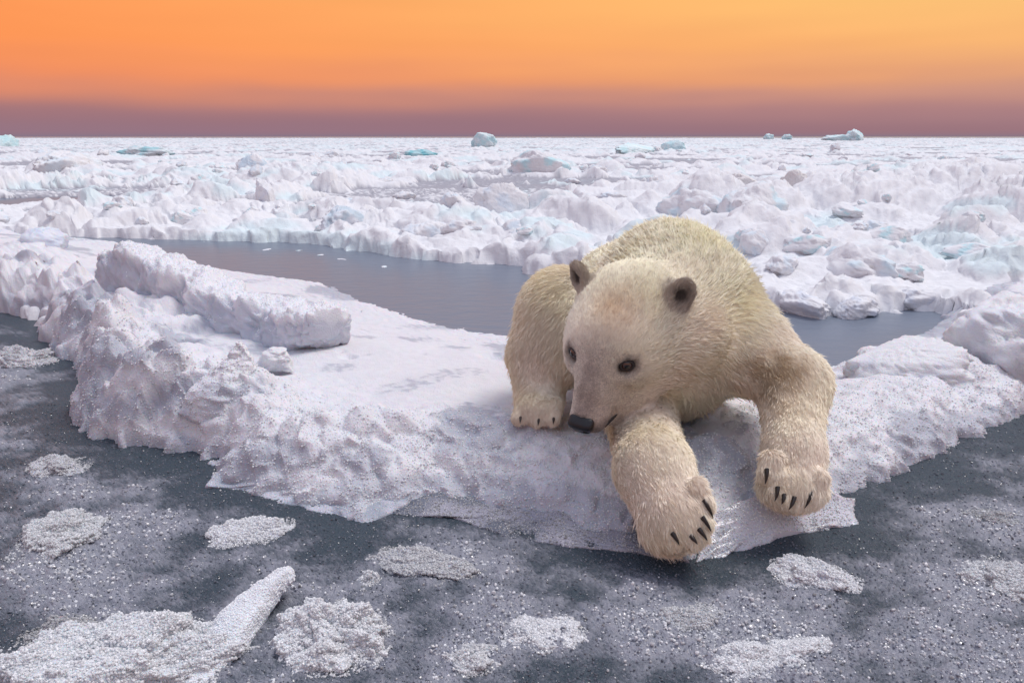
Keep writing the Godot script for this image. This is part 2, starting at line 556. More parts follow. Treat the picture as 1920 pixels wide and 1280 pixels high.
func floe_height(x: float, z: float) -> Vector2:
	# (height, distance inside the outline)
	var p := Vector2(x, z)
	var sd := edge_distance(p, floe_edge)
	if sd < -0.25:
		return Vector2(-0.3, sd)
	var pd := pond_distance(p)
	var ragged := 0.03 * noise.get_noise_2d(x * 5.0, z * 5.0) + 0.018 * noise.get_noise_2d(x * 14.0, z * 14.0)
	var e := sd + ragged
	var b1 := absf(noise.get_noise_2d(x * 2.1 + 5.0, z * 2.1))
	var b2 := absf(noise.get_noise_2d(x * 5.2, z * 5.2 + 9.0))
	var b3 := absf(noise.get_noise_2d(x * 12.0 + 1.0, z * 12.0))
	var top := 0.012 + 0.125 * soft_step(0.0, 1.5, pd) + 0.012 * noise.get_noise_2d(x * 1.7, z * 1.7) * soft_step(0.0, 0.4, pd)
	# rubble along the rim
	var rim := exp(-pow((sd - 0.22) / 0.34, 2.0)) * soft_step(0.5, 1.3, pd)
	rim *= 1.0 if x < -0.2 else lerpf(1.0, 0.35, soft_step(-0.2, 0.5, x))
	var c1 := cells.get_noise_2d(x * 3.3 + 0.3 * noise.get_noise_2d(x * 4.0, z * 4.0), z * 3.3) + 1.0
	var c2 := cells.get_noise_2d(x * 8.0 + 7.0, z * 8.0 + 0.3 * noise.get_noise_2d(x * 9.0, z * 9.0)) + 1.0
	var lumps := 0.055 * sqrt(maxf(0.0, 1.0 - c1 * c1 * 1.6)) * (0.4 + 1.6 * b1) + 0.03 * sqrt(maxf(0.0, 1.0 - c2 * c2 * 1.6))
	rim *= lerpf(1.0, 0.5, soft_step(-1.3, -0.7, x))
	top += rim * (lumps + 0.03 * b2 + 0.015 * b3 - 0.02)
	var hump := 0.0
	for m in mounds:
		var q: Vector2 = p - m[0]
		var r2: float = q.length_squared() / (m[1] * m[1])
		if r2 < 1.0:
			var f := pow(1.0 - r2, 0.7)
			hump = maxf(hump, m[2] * (0.62 if p.x > -1.2 else 0.66) * f * (0.75 + 0.5 * b2 + 0.5 * b1))
	top += hump
	for m in dents:
		var q: Vector2 = p - m[0]
		var r2: float = q.length_squared() / (m[1] * m[1])
		if r2 < 1.0:
			top -= m[2] * 0.6 * (1.0 - r2) * (0.6 + b2 * 1.6)
	var width := lerpf(0.18, 0.36, soft_step(-1.0, -0.4, x))
	var f := pow(clampf(e / width, 0.0, 1.0), 0.5) if e > 0.0 else 0.0
	# gently sloping beach where the arms hang over
	var h := -0.035 + (top + 0.035) * f
	if e < 0.0:
		h = -0.035 + e * 1.2
	return Vector2(h, sd)

var floe_grain_places: Array[Transform3D] = []
var floe_grain_tints := PackedColorArray()

func make_floe():
	var ds := PackedFloat32Array()
	var d := 1.78
	while d < 10.2:
		ds.append(d)
		d += 0.0066 * pow(d / 1.85, 1.55)
	var rows := ds.size()
	var cols := 660
	var v := PackedVector3Array()
	var col := PackedColorArray()
	var keep := PackedByteArray()
	v.resize(rows * cols)
	col.resize(rows * cols)
	keep.resize(rows * cols)
	for j in rows:
		d = ds[j]
		for i in cols:
			var x := (-1.0 + 2.0 * i / (cols - 1.0)) * d
			var z := -d
			var hs := floe_height(x, z)
			var k := j * cols + i
			var h := hs.x
			if h < -0.12:
				v[k] = Vector3(x, h, z)
				continue
			var crumbly := 0.25 + 0.75 * exp(-pow(maxf(0.0, hs.y - 0.1) / 0.4, 2.0))
			var a := 0.016 * crumbly
			var g := rough.get_noise_3d(x * 16.0, h * 16.0, z * 16.0)
			v[k] = Vector3(x + a * noise.get_noise_3d(x * 11.0, h * 11.0, z * 11.0), h + 0.012 * crumbly * g, z + a * noise.get_noise_3d(x * 11.0 + 40.0, h * 11.0, z * 11.0))
			keep[k] = 1
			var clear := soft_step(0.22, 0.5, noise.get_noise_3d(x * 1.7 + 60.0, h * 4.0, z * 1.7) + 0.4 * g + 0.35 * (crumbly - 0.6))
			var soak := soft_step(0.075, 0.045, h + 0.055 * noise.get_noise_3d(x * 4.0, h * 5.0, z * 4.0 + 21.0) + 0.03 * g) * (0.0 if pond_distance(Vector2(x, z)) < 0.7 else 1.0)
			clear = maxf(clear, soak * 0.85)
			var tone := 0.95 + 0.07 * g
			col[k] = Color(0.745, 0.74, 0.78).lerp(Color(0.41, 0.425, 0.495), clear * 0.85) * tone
			# loose crystals on the crumbly rim
			for extra in (2 if d < 4.2 and rng.randf() < 0.6 * soft_step(0.4, 0.95, crumbly) and h > -0.02 else 0):
				var size := (0.0011 + 0.0022 * pow(rng.randf(), 2.0)) * (0.7 + 0.25 * d)
				floe_grain_places.append(grain_at(v[k] + Vector3(rng.randf_range(-0.005, 0.005), size * rng.randf_range(-0.5, 0.2), rng.randf_range(-0.005, 0.005)), size))
				floe_grain_tints.append(ice_tint(0.72, 0.84) if clear < 0.5 else ice_tint(0.6, 0.85))
	var ix := grid_indices(rows, cols, keep)
	var c := compact(v, col, ix)
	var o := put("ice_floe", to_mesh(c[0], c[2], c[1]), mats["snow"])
	tag(o, "broad snow-covered ice floe with a crumbling granular rim under the bear", "ice floe")
	grains(o, floe_grain_places, floe_grain_tints, "ice_grains", 0)
	print("floe ", c[0].size(), " grains ", floe_grain_places.size())

# ------------------------------------------------------------------ slush on the near water

# brighter rafts of slush: place, radius, strength
var rafts := [
	[Vector2(-1.27, -1.927), 0.28, 0.8], [Vector2(-1.688, -2.461), 0.22, 0.5], [Vector2(-2.636, -3.747), 0.5, 0.6], [Vector2(-1.104, -2.048), 0.2, 0.5], [Vector2(-0.569, -2.048), 0.1, 0.2], [Vector2(-0.251, -1.898), 0.22, 0.7], [Vector2(-0.408, -1.817), 0.16, 0.5],
	[Vector2(-0.511, -1.486), 0.2, 0.8], [Vector2(0.067, -1.584), 0.14, 1.1], [Vector2(0.46, -1.648), 0.2, 0.8], [Vector2(0.594, -1.504), 0.2, 1.2], [Vector2(0.35, -1.584), 0.14, 0.8], [Vector2(0.846, -1.817), 0.14, 0.6], [Vector2(1.343, -1.791), 0.2, 0.9], [Vector2(1.238, -2.048), 0.3, 0.45],
	[Vector2(1.591, -2.183), 0.2, 0.4], [Vector2(-0.106, -1.543), 0.12, 0.6], [Vector2(0.69, -1.486), 0.25, 0.7], [Vector2(-1.496, -2.295), 0.12, 0.7], [Vector2(-1.506, -2.048), 0.3, 0.3], [Vector2(1.105, -1.584), 0.25, 0.5], [Vector2(-0.285, -1.694), 0.2, 0.3],
]

func slush_amount(x: float, z: float, sd: float) -> float:
	var s := 0.25 + 0.5 * noise.get_noise_2d(x * 2.2, z * 2.9 + 70.0) + 0.34 * noise.get_noise_2d(x * 6.5, z * 8.0) + 0.22 * noise.get_noise_2d(x * 17.0, z * 20.0)
	for r in rafts:
		var q: Vector2 = Vector2(x, z) - r[0]
		var e: float = q.length_squared() / (r[1] * r[1])
		if e < 4.0:
			s += r[2] * 0.7 * exp(-e * 1.6)
	# clear water along the floe
	return s - 0.75 * exp(-pow(maxf(0.0, -sd) / 0.16, 2.0))

func make_slush():
	var ds := PackedFloat32Array()
	var d := 1.28
	while d < 5.2:
		ds.append(d)
		d += 0.0062 * pow(d / 1.4, 1.35)
	var rows := ds.size()
	var cols := 760
	var v := PackedVector3Array()
	var col := PackedColorArray()
	var keep := PackedByteArray()
	v.resize(rows * cols)
	col.resize(rows * cols)
	keep.resize(rows * cols)
	var places: Array[Transform3D] = []
	var tints := PackedColorArray()
	var wet_places: Array[Transform3D] = []
	var wet_tints := PackedColorArray()
	for j in rows:
		d = ds[j]
		for i in cols:
			var x := (-1.4 + 2.8 * i / (cols - 1.0)) * d
			var z := -d
			var k := j * cols + i
			var sd := edge_distance(Vector2(x, z), floe_edge)
			if sd > 0.06 or (d > 3.3 and x > -1.6 and x < 3.2):
				continue
			keep[k] = 1
			var s := slush_amount(x, z, sd)
			var bump := absf(noise.get_noise_2d(x * 34.0, z * 34.0))
			var wave := noise.get_noise_2d(x * 13.0 + 3.0, z * 15.0)
			var fine := noise.get_noise_2d(x * 85.0, z * 85.0)
			var full := clampf(s, 0.0, 1.0)
			var y := -0.004 + 0.010 * full + (0.007 * bump + 0.005 * wave + 0.0025 * fine) * (0.45 + full) + 0.004
			y = maxf(y, 0.004 + 0.002 * fine)
			v[k] = Vector3(x + 0.003 * fine, y, z)
			var white := soft_step(-0.2, 1.0, s + 0.3 * fine)
			col[k] = Color(0.043, 0.060, 0.080).lerp(Color(0.29, 0.295, 0.345), white)
			if d < 3.2 and rng.randf() < 0.3:
				var wet := (0.0013 + 0.0022 * rng.randf()) * (0.7 + 0.25 * d)
				wet_places.append(grain_at(v[k] + Vector3(rng.randf_range(-0.005, 0.005), rng.randf_range(-0.5, 0.25) * wet, rng.randf_range(-0.005, 0.005)), wet))
				var dark := rng.randf_range(0.08, 0.2) + 0.25 * white * rng.randf()
				wet_tints.append(Color(dark * 0.88, dark * 0.95, dark * 1.15))
			if rng.randf() < 0.012 + 0.5 * soft_step(0.45, 1.15, s + 0.5 * noise.get_noise_2d(x * 24.0 + 9.0, z * 26.0)):
				var size := (0.0010 + 0.0030 * pow(rng.randf(), 2.2)) * (0.75 + 0.25 * d) * (0.8 + 0.5 * full)
				places.append(grain_at(v[k] + Vector3(rng.randf_range(-0.004, 0.004), rng.randf_range(-0.2, 0.6) * size, rng.randf_range(-0.004, 0.004)), size))
				tints.append(ice_tint(0.2, 0.5) if rng.randf() > 0.25 + white * 0.7 else ice_tint(0.5, 0.85))
	var ix := grid_indices(rows, cols, keep)
	var c := compact(v, col, ix)
	var o := put("slush", to_mesh(c[0], c[2], c[1]), mats["slush"])
	tag(o, "dark grey granular slush floating on the near water", "slush", "", "stuff")
	var g := grains(self, places, tints, "slush_crystals", 1)
	tag(g, "pale ice crystals scattered over the dark slush", "ice crystals", "", "stuff")
	grains(o, wet_places, wet_tints, "wet_grains", 1)
	print("wet ", wet_places.size())
	print("slush ", c[0].size(), " grains ", places.size())

# ------------------------------------------------------------------ single blocks of ice

func ice_colors(v: PackedVector3Array, base: Color, clear: Color, share: float, s: float, freq: float) -> PackedColorArray:
	var col := PackedColorArray()
	col.resize(v.size())
	for i in v.size():
		var p := v[i]
		var n := noise.get_noise_3d(p.x * freq + s, p.y * freq, p.z * freq) + 0.4 * noise.get_noise_3d(p.x * freq * 4.0, p.y * freq * 4.0 + s, p.z * freq * 4.0)
		var t := soft_step(1.0 - share - 0.25, 1.0 - share + 0.25, n * 0.7 + 0.5)
		col[i] = base.lerp(clear, t) * (0.96 + 0.06 * noise.get_noise_3d(p.x * freq * 9.0, p.y * freq * 9.0, p.z * freq * 9.0 + s))
	return col

func boulder(r: Vector3, s: int, base: Color, clear: Color, share := 0.3, facets := 5, lump := 1.0, fine := 1.0, across := 44) -> ArrayMesh:
	# a weathered lump: rounded, broken off along a few planes, crusted
	var local := RandomNumberGenerator.new()
	local.seed = s * 7919 + 13
	var cut: Array[Vector3] = []
	var off := PackedFloat32Array()
	for k in facets:
		cut.append(Vector3(local.randf_range(-1, 1), local.randf_range(-0.3, 1.0), local.randf_range(-1, 1)).normalized())
		off.append(local.randf_range(0.62, 0.92))
	var rows := int(across * 0.6)
	var v := PackedVector3Array()
	var ix := PackedInt32Array()
	var o := Vector3(s * 3.7, s * 1.3, s * 5.1)
	var size := (r.x + r.y + r.z) / 3.0
	for j in rows + 1:
		var th := PI * j / rows
		for i in across:
			var ph := TAU * i / across
			var n := Vector3(sin(th) * cos(ph), cos(th), sin(th) * sin(ph))
			var q := n * 1.3 + o
			var k := 1.0 + lump * (0.22 * noise.get_noise_3dv(q) + 0.17 * absf(noise.get_noise_3dv(q * 2.4)) - 0.05)
			for c in cut.size():
				var a := n.dot(cut[c])
				if a > 0.01:
					var lim := off[c] / a
					if k > lim:
						k = lerpf(k, lim, 0.86)
			k += fine * (0.035 * noise.get_noise_3dv(q * 6.0) + 0.018 * noise.get_noise_3dv(q * 15.0))
			v.append(n * k * r)
	for j in rows:
		for i in across:
			var a := j * across + i
			var b := j * across + (i + 1) % across
			if j > 0:
				ix.append_array(PackedInt32Array([a, b, a + across]))
			if j < rows - 1:
				ix.append_array(PackedInt32Array([b, b + across, a + across]))
	return to_mesh(v, outward(v, ix), ice_colors(v, base, clear, share, s * 2.0, 1.2 / size))

func loft(path: Array, s: int, base: Color, clear: Color, share := 0.3, power := 3.0, amp := 0.02, around := 40, steps := 64, crusted := Color(0, 0, 0, 0)) -> ArrayMesh:
	# path: [centre, half width, half height, lean]; the body runs through the centres, its cross-section squarish
	var v := PackedVector3Array()
	var ix := PackedInt32Array()
	var crusty := PackedFloat32Array()
	var n := path.size() - 1
	for j in steps + 1:
		var f := float(j) / steps * n
		var k := mini(int(f), n - 1)
		var t := f - k
		t = t * t * (3.0 - 2.0 * t) * 0.5 + t * 0.5
		var c: Vector3 = path[k][0].lerp(path[k + 1][0], t)
		var hw: float = lerpf(path[k][1], path[k + 1][1], t)
		var hh: float = lerpf(path[k][2], path[k + 1][2], t)
		var lean: float = lerpf(path[k][3], path[k + 1][3], t)
		var close := float(j) / steps
		var cap := sqrt(clampf(minf(close, 1.0 - close) * 14.0, 0.0, 1.0))
		var dir: Vector3 = (path[n][0] - path[0][0]).normalized()
		var side := dir.cross(Vector3.UP).normalized()
		var upv := side.cross(dir).normalized()
		var s2 := side * cos(lean) + upv * sin(lean)
		var u2 := upv * cos(lean) - side * sin(lean)
		for i in around:
			var a := TAU * i / around
			var ca := cos(a)
			var sa := sin(a)
			var k2 := pow(pow(absf(ca), power) + pow(absf(sa), power), -1.0 / power)
			var p := c + (s2 * ca * hw + u2 * sa * hh) * k2 * cap
			var q := p * 5.0 + Vector3(s, s, s)
			var out := (s2 * ca + u2 * sa)
			# snow frozen on along the upper side, ragged at its lower border
			var on := soft_step(0.52, 0.64, sa + 0.3 * noise.get_noise_3dv(q * 0.8) + 0.12 * noise.get_noise_3dv(q * 4.0)) if crusted.a > 0.0 else 0.0
			crusty.append(on)
			p += out * on * 0.022
			p += out * amp * (1.2 * noise.get_noise_3dv(q) + 0.8 * absf(noise.get_noise_3dv(q * 2.3)) + 0.35 * noise.get_noise_3dv(q * 6.0) + 0.2 * noise.get_noise_3dv(q * 14.0))
			v.append(p)
	for j in steps:
		for i in around:
			var a := j * around + i
			var b := j * around + (i + 1) % around
			ix.append_array(PackedInt32Array([a, a + around, b, b, a + around, b + around]))
	# caps
	var first := v.size()
	v.append(path[0][0])
	v.append(path[n][0])
	for i in around:
		ix.append_array(PackedInt32Array([first, i, (i + 1) % around]))
		ix.append_array(PackedInt32Array([first + 1, steps * around + (i + 1) % around, steps * around + i]))
	var col := ice_colors(v, base, clear, share, s, 3.0)
	for i in crusty.size():
		if crusty[i] > 0.0:
			col[i] = col[i].lerp(crusted, crusty[i])
	return to_mesh(v, outward(v, ix), col)

func crust(o: MeshInstance3D, count: int, small: float, large: float, low := 0.6, high := 0.92, up_least := -0.1, kind := 2):
	# loose crystals frozen to the surface of a block
	var a := o.mesh.surface_get_arrays(0)
	var v: PackedVector3Array = a[Mesh.ARRAY_VERTEX]
	var n: PackedVector3Array = a[Mesh.ARRAY_NORMAL]
	var ix: PackedInt32Array = a[Mesh.ARRAY_INDEX]
	var area := PackedFloat32Array()
	var sum := 0.0
	for t in range(0, ix.size(), 3):
		var f := (v[ix[t + 1]] - v[ix[t]]).cross(v[ix[t + 2]] - v[ix[t]]).length()
		if n[ix[t]].y < up_least:
			f = 0.0
		sum += f
		area.append(sum)
	var places: Array[Transform3D] = []
	var tints := PackedColorArray()
	for k in count:
		var t := area.bsearch(rng.randf() * sum) * 3
		if t >= ix.size():
			continue
		var x := rng.randf()
		var y := rng.randf() * (1.0 - x)
		var p := v[ix[t]] * (1.0 - x - y) + v[ix[t + 1]] * x + v[ix[t + 2]] * y
		var size := small + (large - small) * pow(rng.randf(), 2.0)
		places.append(grain_at(p + n[ix[t]] * size * rng.randf_range(-0.3, 0.4), size))
		tints.append(ice_tint(low, high))
	grains(o, places, tints, "ice_grains", kind)

const WHITE := Color(0.76, 0.765, 0.795)
const GREY_ICE := Color(0.52, 0.54, 0.60)
const CYAN_ICE := Color(0.55, 0.78, 0.83)
const TEAL_ICE := Color(0.22, 0.56, 0.63)
const DULL := Color(0.68, 0.66, 0.66)

func block(called: String, label: String, category: String, group: String, at: Vector3, wide: float, high: float, deep: float, s: int, base := WHITE, clear := GREY_ICE, share := 0.25, facets := 5, lump := 1.0, mat := "snow", turn := 0.0, tilt := 0.0, across := 44) -> MeshInstance3D:
	var o := put(called, boulder(Vector3(wide * 0.5, high * 0.62, deep * 0.5), s, base, clear, share, facets, lump, 1.0, across), mats[mat])
	o.position = at + Vector3(0, high * 0.30, 0)
	o.rotation = Vector3(0, turn, tilt)
	tag(o, label, category, group)
	return o

func make_blocks():
	var o: MeshInstance3D
	# --- on the floe, left: the long tilted slab
	o = put("ice_slab", loft([
		[Vector3(-2.66, 0.393, -4.75), 0.10, 0.08, 0.1], [Vector3(-2.481, 0.317, -4.65), 0.11, 0.19, 0.1], [Vector3(-2.205, 0.267, -4.5), 0.13, 0.20, 0.12], [Vector3(-1.912, 0.242, -4.35), 0.14, 0.15, 0.12],
		[Vector3(-1.617, 0.191, -4.15), 0.15, 0.105, 0.1], [Vector3(-1.234, 0.167, -3.9), 0.16, 0.125, 0.1], [Vector3(-0.995, 0.221, -3.72), 0.2, 0.095, 0.1], [Vector3(-0.937, 0.231, -3.68), 0.18, 0.08, 0.1]],
		17, Color(0.62, 0.635, 0.71), Color(0.52, 0.545, 0.63), 0.35, 3.6, 0.034, 72, 110, Color(0.76, 0.76, 0.80)), mats["snow"])
	tag(o, "long tilted ice slab with a rounded snow crust propped on the floe's left side", "ice slab")
	crust(o, 7000, 0.002, 0.0045, 0.86, 0.94, 0.6)
	# the upright spike
	o = put("ice_spike", loft([
		[Vector3(-1.183, 0.051, -2.8), 0.15, 0.17, 0.5], [Vector3(-1.15, 0.183, -2.82), 0.11, 0.14, 0.5], [Vector3(-1.129, 0.268, -2.84), 0.075, 0.095, 0.55], [Vector3(-1.115, 0.325, -2.86), 0.04, 0.05, 0.6], [Vector3(-1.108, 0.39, -2.87), 0.012, 0.016, 0.6]],
		23, Color(0.80, 0.80, 0.84), Color(0.60, 0.61, 0.68), 0.4, 2.4, 0.018), mats["snow"])
	tag(o, "pointed upright ice spike standing in the rubble of the floe's left rim", "ice spike")
	crust(o, 1500, 0.0025, 0.005)
	o = put("ice_spike", loft([
		[Vector3(-1.4, 0.148, -2.95), 0.07, 0.09, 0.2], [Vector3(-1.357, 0.196, -2.97), 0.05, 0.06, 0.2], [Vector3(-1.316, 0.236, -2.98), 0.012, 0.015, 0.2]], 24, WHITE, GREY_ICE, 0.3, 2.4, 0.015), mats["snow"])
	tag(o, "small ragged ice point just left of the upright spike", "ice spike")
	o = put("ice_spike", loft([
		[Vector3(-1.076, 0.175, -3.2), 0.07, 0.08, -0.3], [Vector3(-1.067, 0.232, -3.2), 0.05, 0.055, -0.3], [Vector3(-1.058, 0.272, -3.2), 0.012, 0.015, -0.3]], 25, WHITE, GREY_ICE, 0.3, 2.4, 0.02), mats["snow"])
	tag(o, "low jagged ice point below the right end of the tilted slab", "ice spike")
	# the clear plate under the left front rim
	o = put("ice_plate", plate(PackedVector3Array([Vector3(-1.082, 0.012, -2.344), Vector3(-1.038, 0.05, -2.501), Vector3(-0.803, 0.05, -2.539), Vector3(-0.427, 0.05, -2.446), Vector3(-0.331, 0.03, -2.296), Vector3(-0.349, 0.02, -2.219), Vector3(-0.462, 0.0, -2.1), Vector3(-0.714, 0.004, -2.209), Vector3(-0.966, 0.004, -2.339)]), 0.05, 31, Color(0.56, 0.565, 0.64), Color(0.33, 0.36, 0.43)), mats["snow"])
	tag(o, "clear grey ice plate with a straight broken edge jutting from the floe front", "ice plate")
	crust(o, 2500, 0.0013, 0.0032, 0.5, 0.85, 0.2)
	o = put("ice_plate", plate(PackedVector3Array([Vector3(0.528, 0.0, -1.876), Vector3(0.605, 0.004, -1.903), Vector3(0.863, 0.01, -2.031), Vector3(1.108, 0.0, -2.094), Vector3(1.124, 0.05, -2.181), Vector3(0.904, 0.12, -2.176), Vector3(0.627, 0.08, -2.038)]), 0.05, 37, Color(0.66, 0.65, 0.72), Color(0.48, 0.50, 0.57)), mats["smooth_ice"])
	tag(o, "low clear ice plate in the water under the bear's outstretched paws", "ice plate")
	crust(o, 2500, 0.002, 0.004, 0.6, 0.9, 0.2)
	o = put("ice_ledge", plate(PackedVector3Array([Vector3(-0.393, 0.006, -2.155), Vector3(-0.191, 0.008, -2.141), Vector3(-0.008, 0.006, -2.013), Vector3(0.161, 0.008, -1.966), Vector3(0.365, 0.006, -1.928), Vector3(0.513, 0.01, -1.882), Vector3(0.497, 0.02, -2.112), Vector3(0.215, 0.02, -2.219), Vector3(-0.037, 0.02, -2.296), Vector3(-0.295, 0.02, -2.296)]), 0.06, 39, Color(0.36, 0.355, 0.42), Color(0.15, 0.165, 0.21)), mats["wet_ice"])
	tag(o, "dark waterlogged ice ledge along the floe front left of the bear's middle paw", "ice ledge")
	crust(o, 6000, 0.0013, 0.004, 0.25, 0.6, 0.1)
	# --- right-hand blocks on the floe
	o = block("snow_block", "large smooth tilted snow block at the right edge above the floe", "snow block", "", Vector3(2.534, 0.02, -3.595), 0.693, 0.424, 0.75, 41, WHITE, Color(0.68, 0.70, 0.76), 0.25, 7, 0.7, "snow", 0.3, -0.35, 80)
	o = block("snow_block", "three-sided snow peak beside the small pool behind the bear", "snow block", "", Vector3(1.942, 0.02, -3.41), 0.612, 0.257, 0.55, 44, WHITE, Color(0.66, 0.68, 0.74), 0.25, 6, 0.9, "snow", 0.2, 0.1, 72)
	o = block("snow_block", "small rounded snow lump between the bear's shoulder and the small pool", "snow block", "", Vector3(1.925, 0.04, -3.623), 0.236, 0.118, 0.28, 45, WHITE, GREY_ICE, 0.2, 4, 1.0, "snow", 0.0, 0.0, 52)
	o = block("ice_block", "pale blue rounded ice block on the flat snow far left", "ice block", "", Vector3(-4.779, 0.08, -7.471), 0.456, 0.241, 0.5, 46, Color(0.72, 0.76, 0.84), Color(0.62, 0.68, 0.80), 0.5, 5, 0.6, "snow")
	o = block("ice_block", "dull grey-white ice block lying at the left end of the flat snow", "ice block", "", Vector3(-4.368, 0.08, -6.454), 0.56, 0.233, 0.6, 47, Color(0.76, 0.76, 0.82), GREY_ICE, 0.3, 5, 0.9, "snow")
	o = block("ice_block", "small upright ice stub between the left rim and the tilted slab", "ice block", "", Vector3(-2.735, 0.14, -4.607), 0.214, 0.179, 0.22, 48, Color(0.74, 0.73, 0.79), GREY_ICE, 0.3, 5, 0.8, "snow")
	# --- loose pieces in the slush
	near_piece("white granular ice lump filling the lower left corner", Vector3(-0.96, 0.0, -1.44), 0.499, 0.162, 0.30, 51, 5200, 0.1)
	near_piece("white granular ice lump right of the leaning finger of ice", Vector3(-0.444, 0.0, -1.553), 0.239, 0.146, 0.20, 52, 3000, -0.3)
	near_piece("grey wet ice cake behind the white lump in the lower left corner", Vector3(-1.093, 0.0, -1.563), 0.2, 0.067, 0.12, 53, 700, 0.0, Color(0.40, 0.39, 0.44))
	near_piece("pale grainy ice mound floating left of the floe's clear plate", Vector3(-1.403, 0.0, -2.016), 0.215, 0.116, 0.22, 54, 2200, 0.2, Color(0.62, 0.62, 0.64))
	near_piece("lilac-white flat ice piece afloat below the clear plate", Vector3(-0.818, 0.0, -2.042), 0.209, 0.067, 0.14, 55, 1300, 0.35, Color(0.68, 0.66, 0.73))
	near_piece("flat white ice piece afloat below the bear's right-hand paw", Vector3(0.854, 0.0, -1.817), 0.189, 0.073, 0.13, 56, 1300, -0.35, Color(0.70, 0.68, 0.75))
	near_piece("bright white cluster of ice crystals at bottom centre", Vector3(0.08, 0.0, -1.563), 0.173, 0.048, 0.11, 57, 1500, 0.0)
	near_piece("bright curved raft of white ice near the bottom right", Vector3(0.61, 0.0, -1.476), 0.28, 0.051, 0.11, 58, 2200, 0.25)
	near_piece("pale ice mound at the right edge of the slush", Vector3(1.388, 0.0, -1.791), 0.224, 0.075, 0.16, 59, 1600, 0.3, Color(0.60, 0.60, 0.64))
	near_piece("ragged lilac ice raft below the middle of the floe", Vector3(-0.247, 0.0, -1.865), 0.263, 0.056, 0.12, 60, 1600, -0.25, Color(0.52, 0.50, 0.57))
	near_piece("small ice lump in the slush at the bottom, left of centre", Vector3(-0.095, 0.0, -1.467), 0.114, 0.046, 0.09, 61, 700, 0.0, Color(0.60, 0.59, 0.64))
	near_piece("small triangular ice chip beside the grey raft", Vector3(-0.4, 0.0, -1.791), 0.048, 0.051, 0.05, 62, 200, 0.0, Color(0.62, 0.60, 0.66))
	near_piece("grainy ice lump at the left edge below the rim", Vector3(-2.727, 0.0, -3.844), 0.352, 0.135, 0.25, 63, 900, 0.0, Color(0.60, 0.59, 0.63))
	near_piece("small grainy ice cake left of the floe's clear plate", Vector3(-1.695, 0.0, -2.506), 0.179, 0.072, 0.14, 64, 700, 0.0, Color(0.58, 0.56, 0.62))
	near_piece("grey ice cake in the right-hand slush", Vector3(1.558, 0.0, -2.131), 0.156, 0.045, 0.12, 65, 500, 0.0, Color(0.42, 0.41, 0.46))
	near_piece("grey ice cake between the two bright rafts at bottom right", Vector3(0.452, 0.0, -1.616), 0.178, 0.041, 0.12, 66, 900, 0.1, Color(0.50, 0.49, 0.55))
	o = put("ice_finger", loft([
		[Vector3(-0.755, -0.04, -1.36), 0.055, 0.035, 0.3], [Vector3(-0.724, -0.019, -1.5), 0.07, 0.04, 0.35], [Vector3(-0.685, 0.012, -1.6), 0.06, 0.04, 0.35], [Vector3(-0.639, 0.05, -1.68), 0.042, 0.034, 0.35], [Vector3(-0.608, 0.067, -1.72), 0.028, 0.026, 0.3], [Vector3(-0.599, 0.074, -1.74), 0.012, 0.012, 0.3]],
		27, Color(0.80, 0.80, 0.84), Color(0.56, 0.55, 0.62), 0.35, 2.6, 0.008), mats["snow"])
	tag(o, "leaning finger of white ice rising from the slush, lower left", "ice finger")
	crust(o, 9000, 0.0013, 0.003, 0.75, 0.93, -0.1)
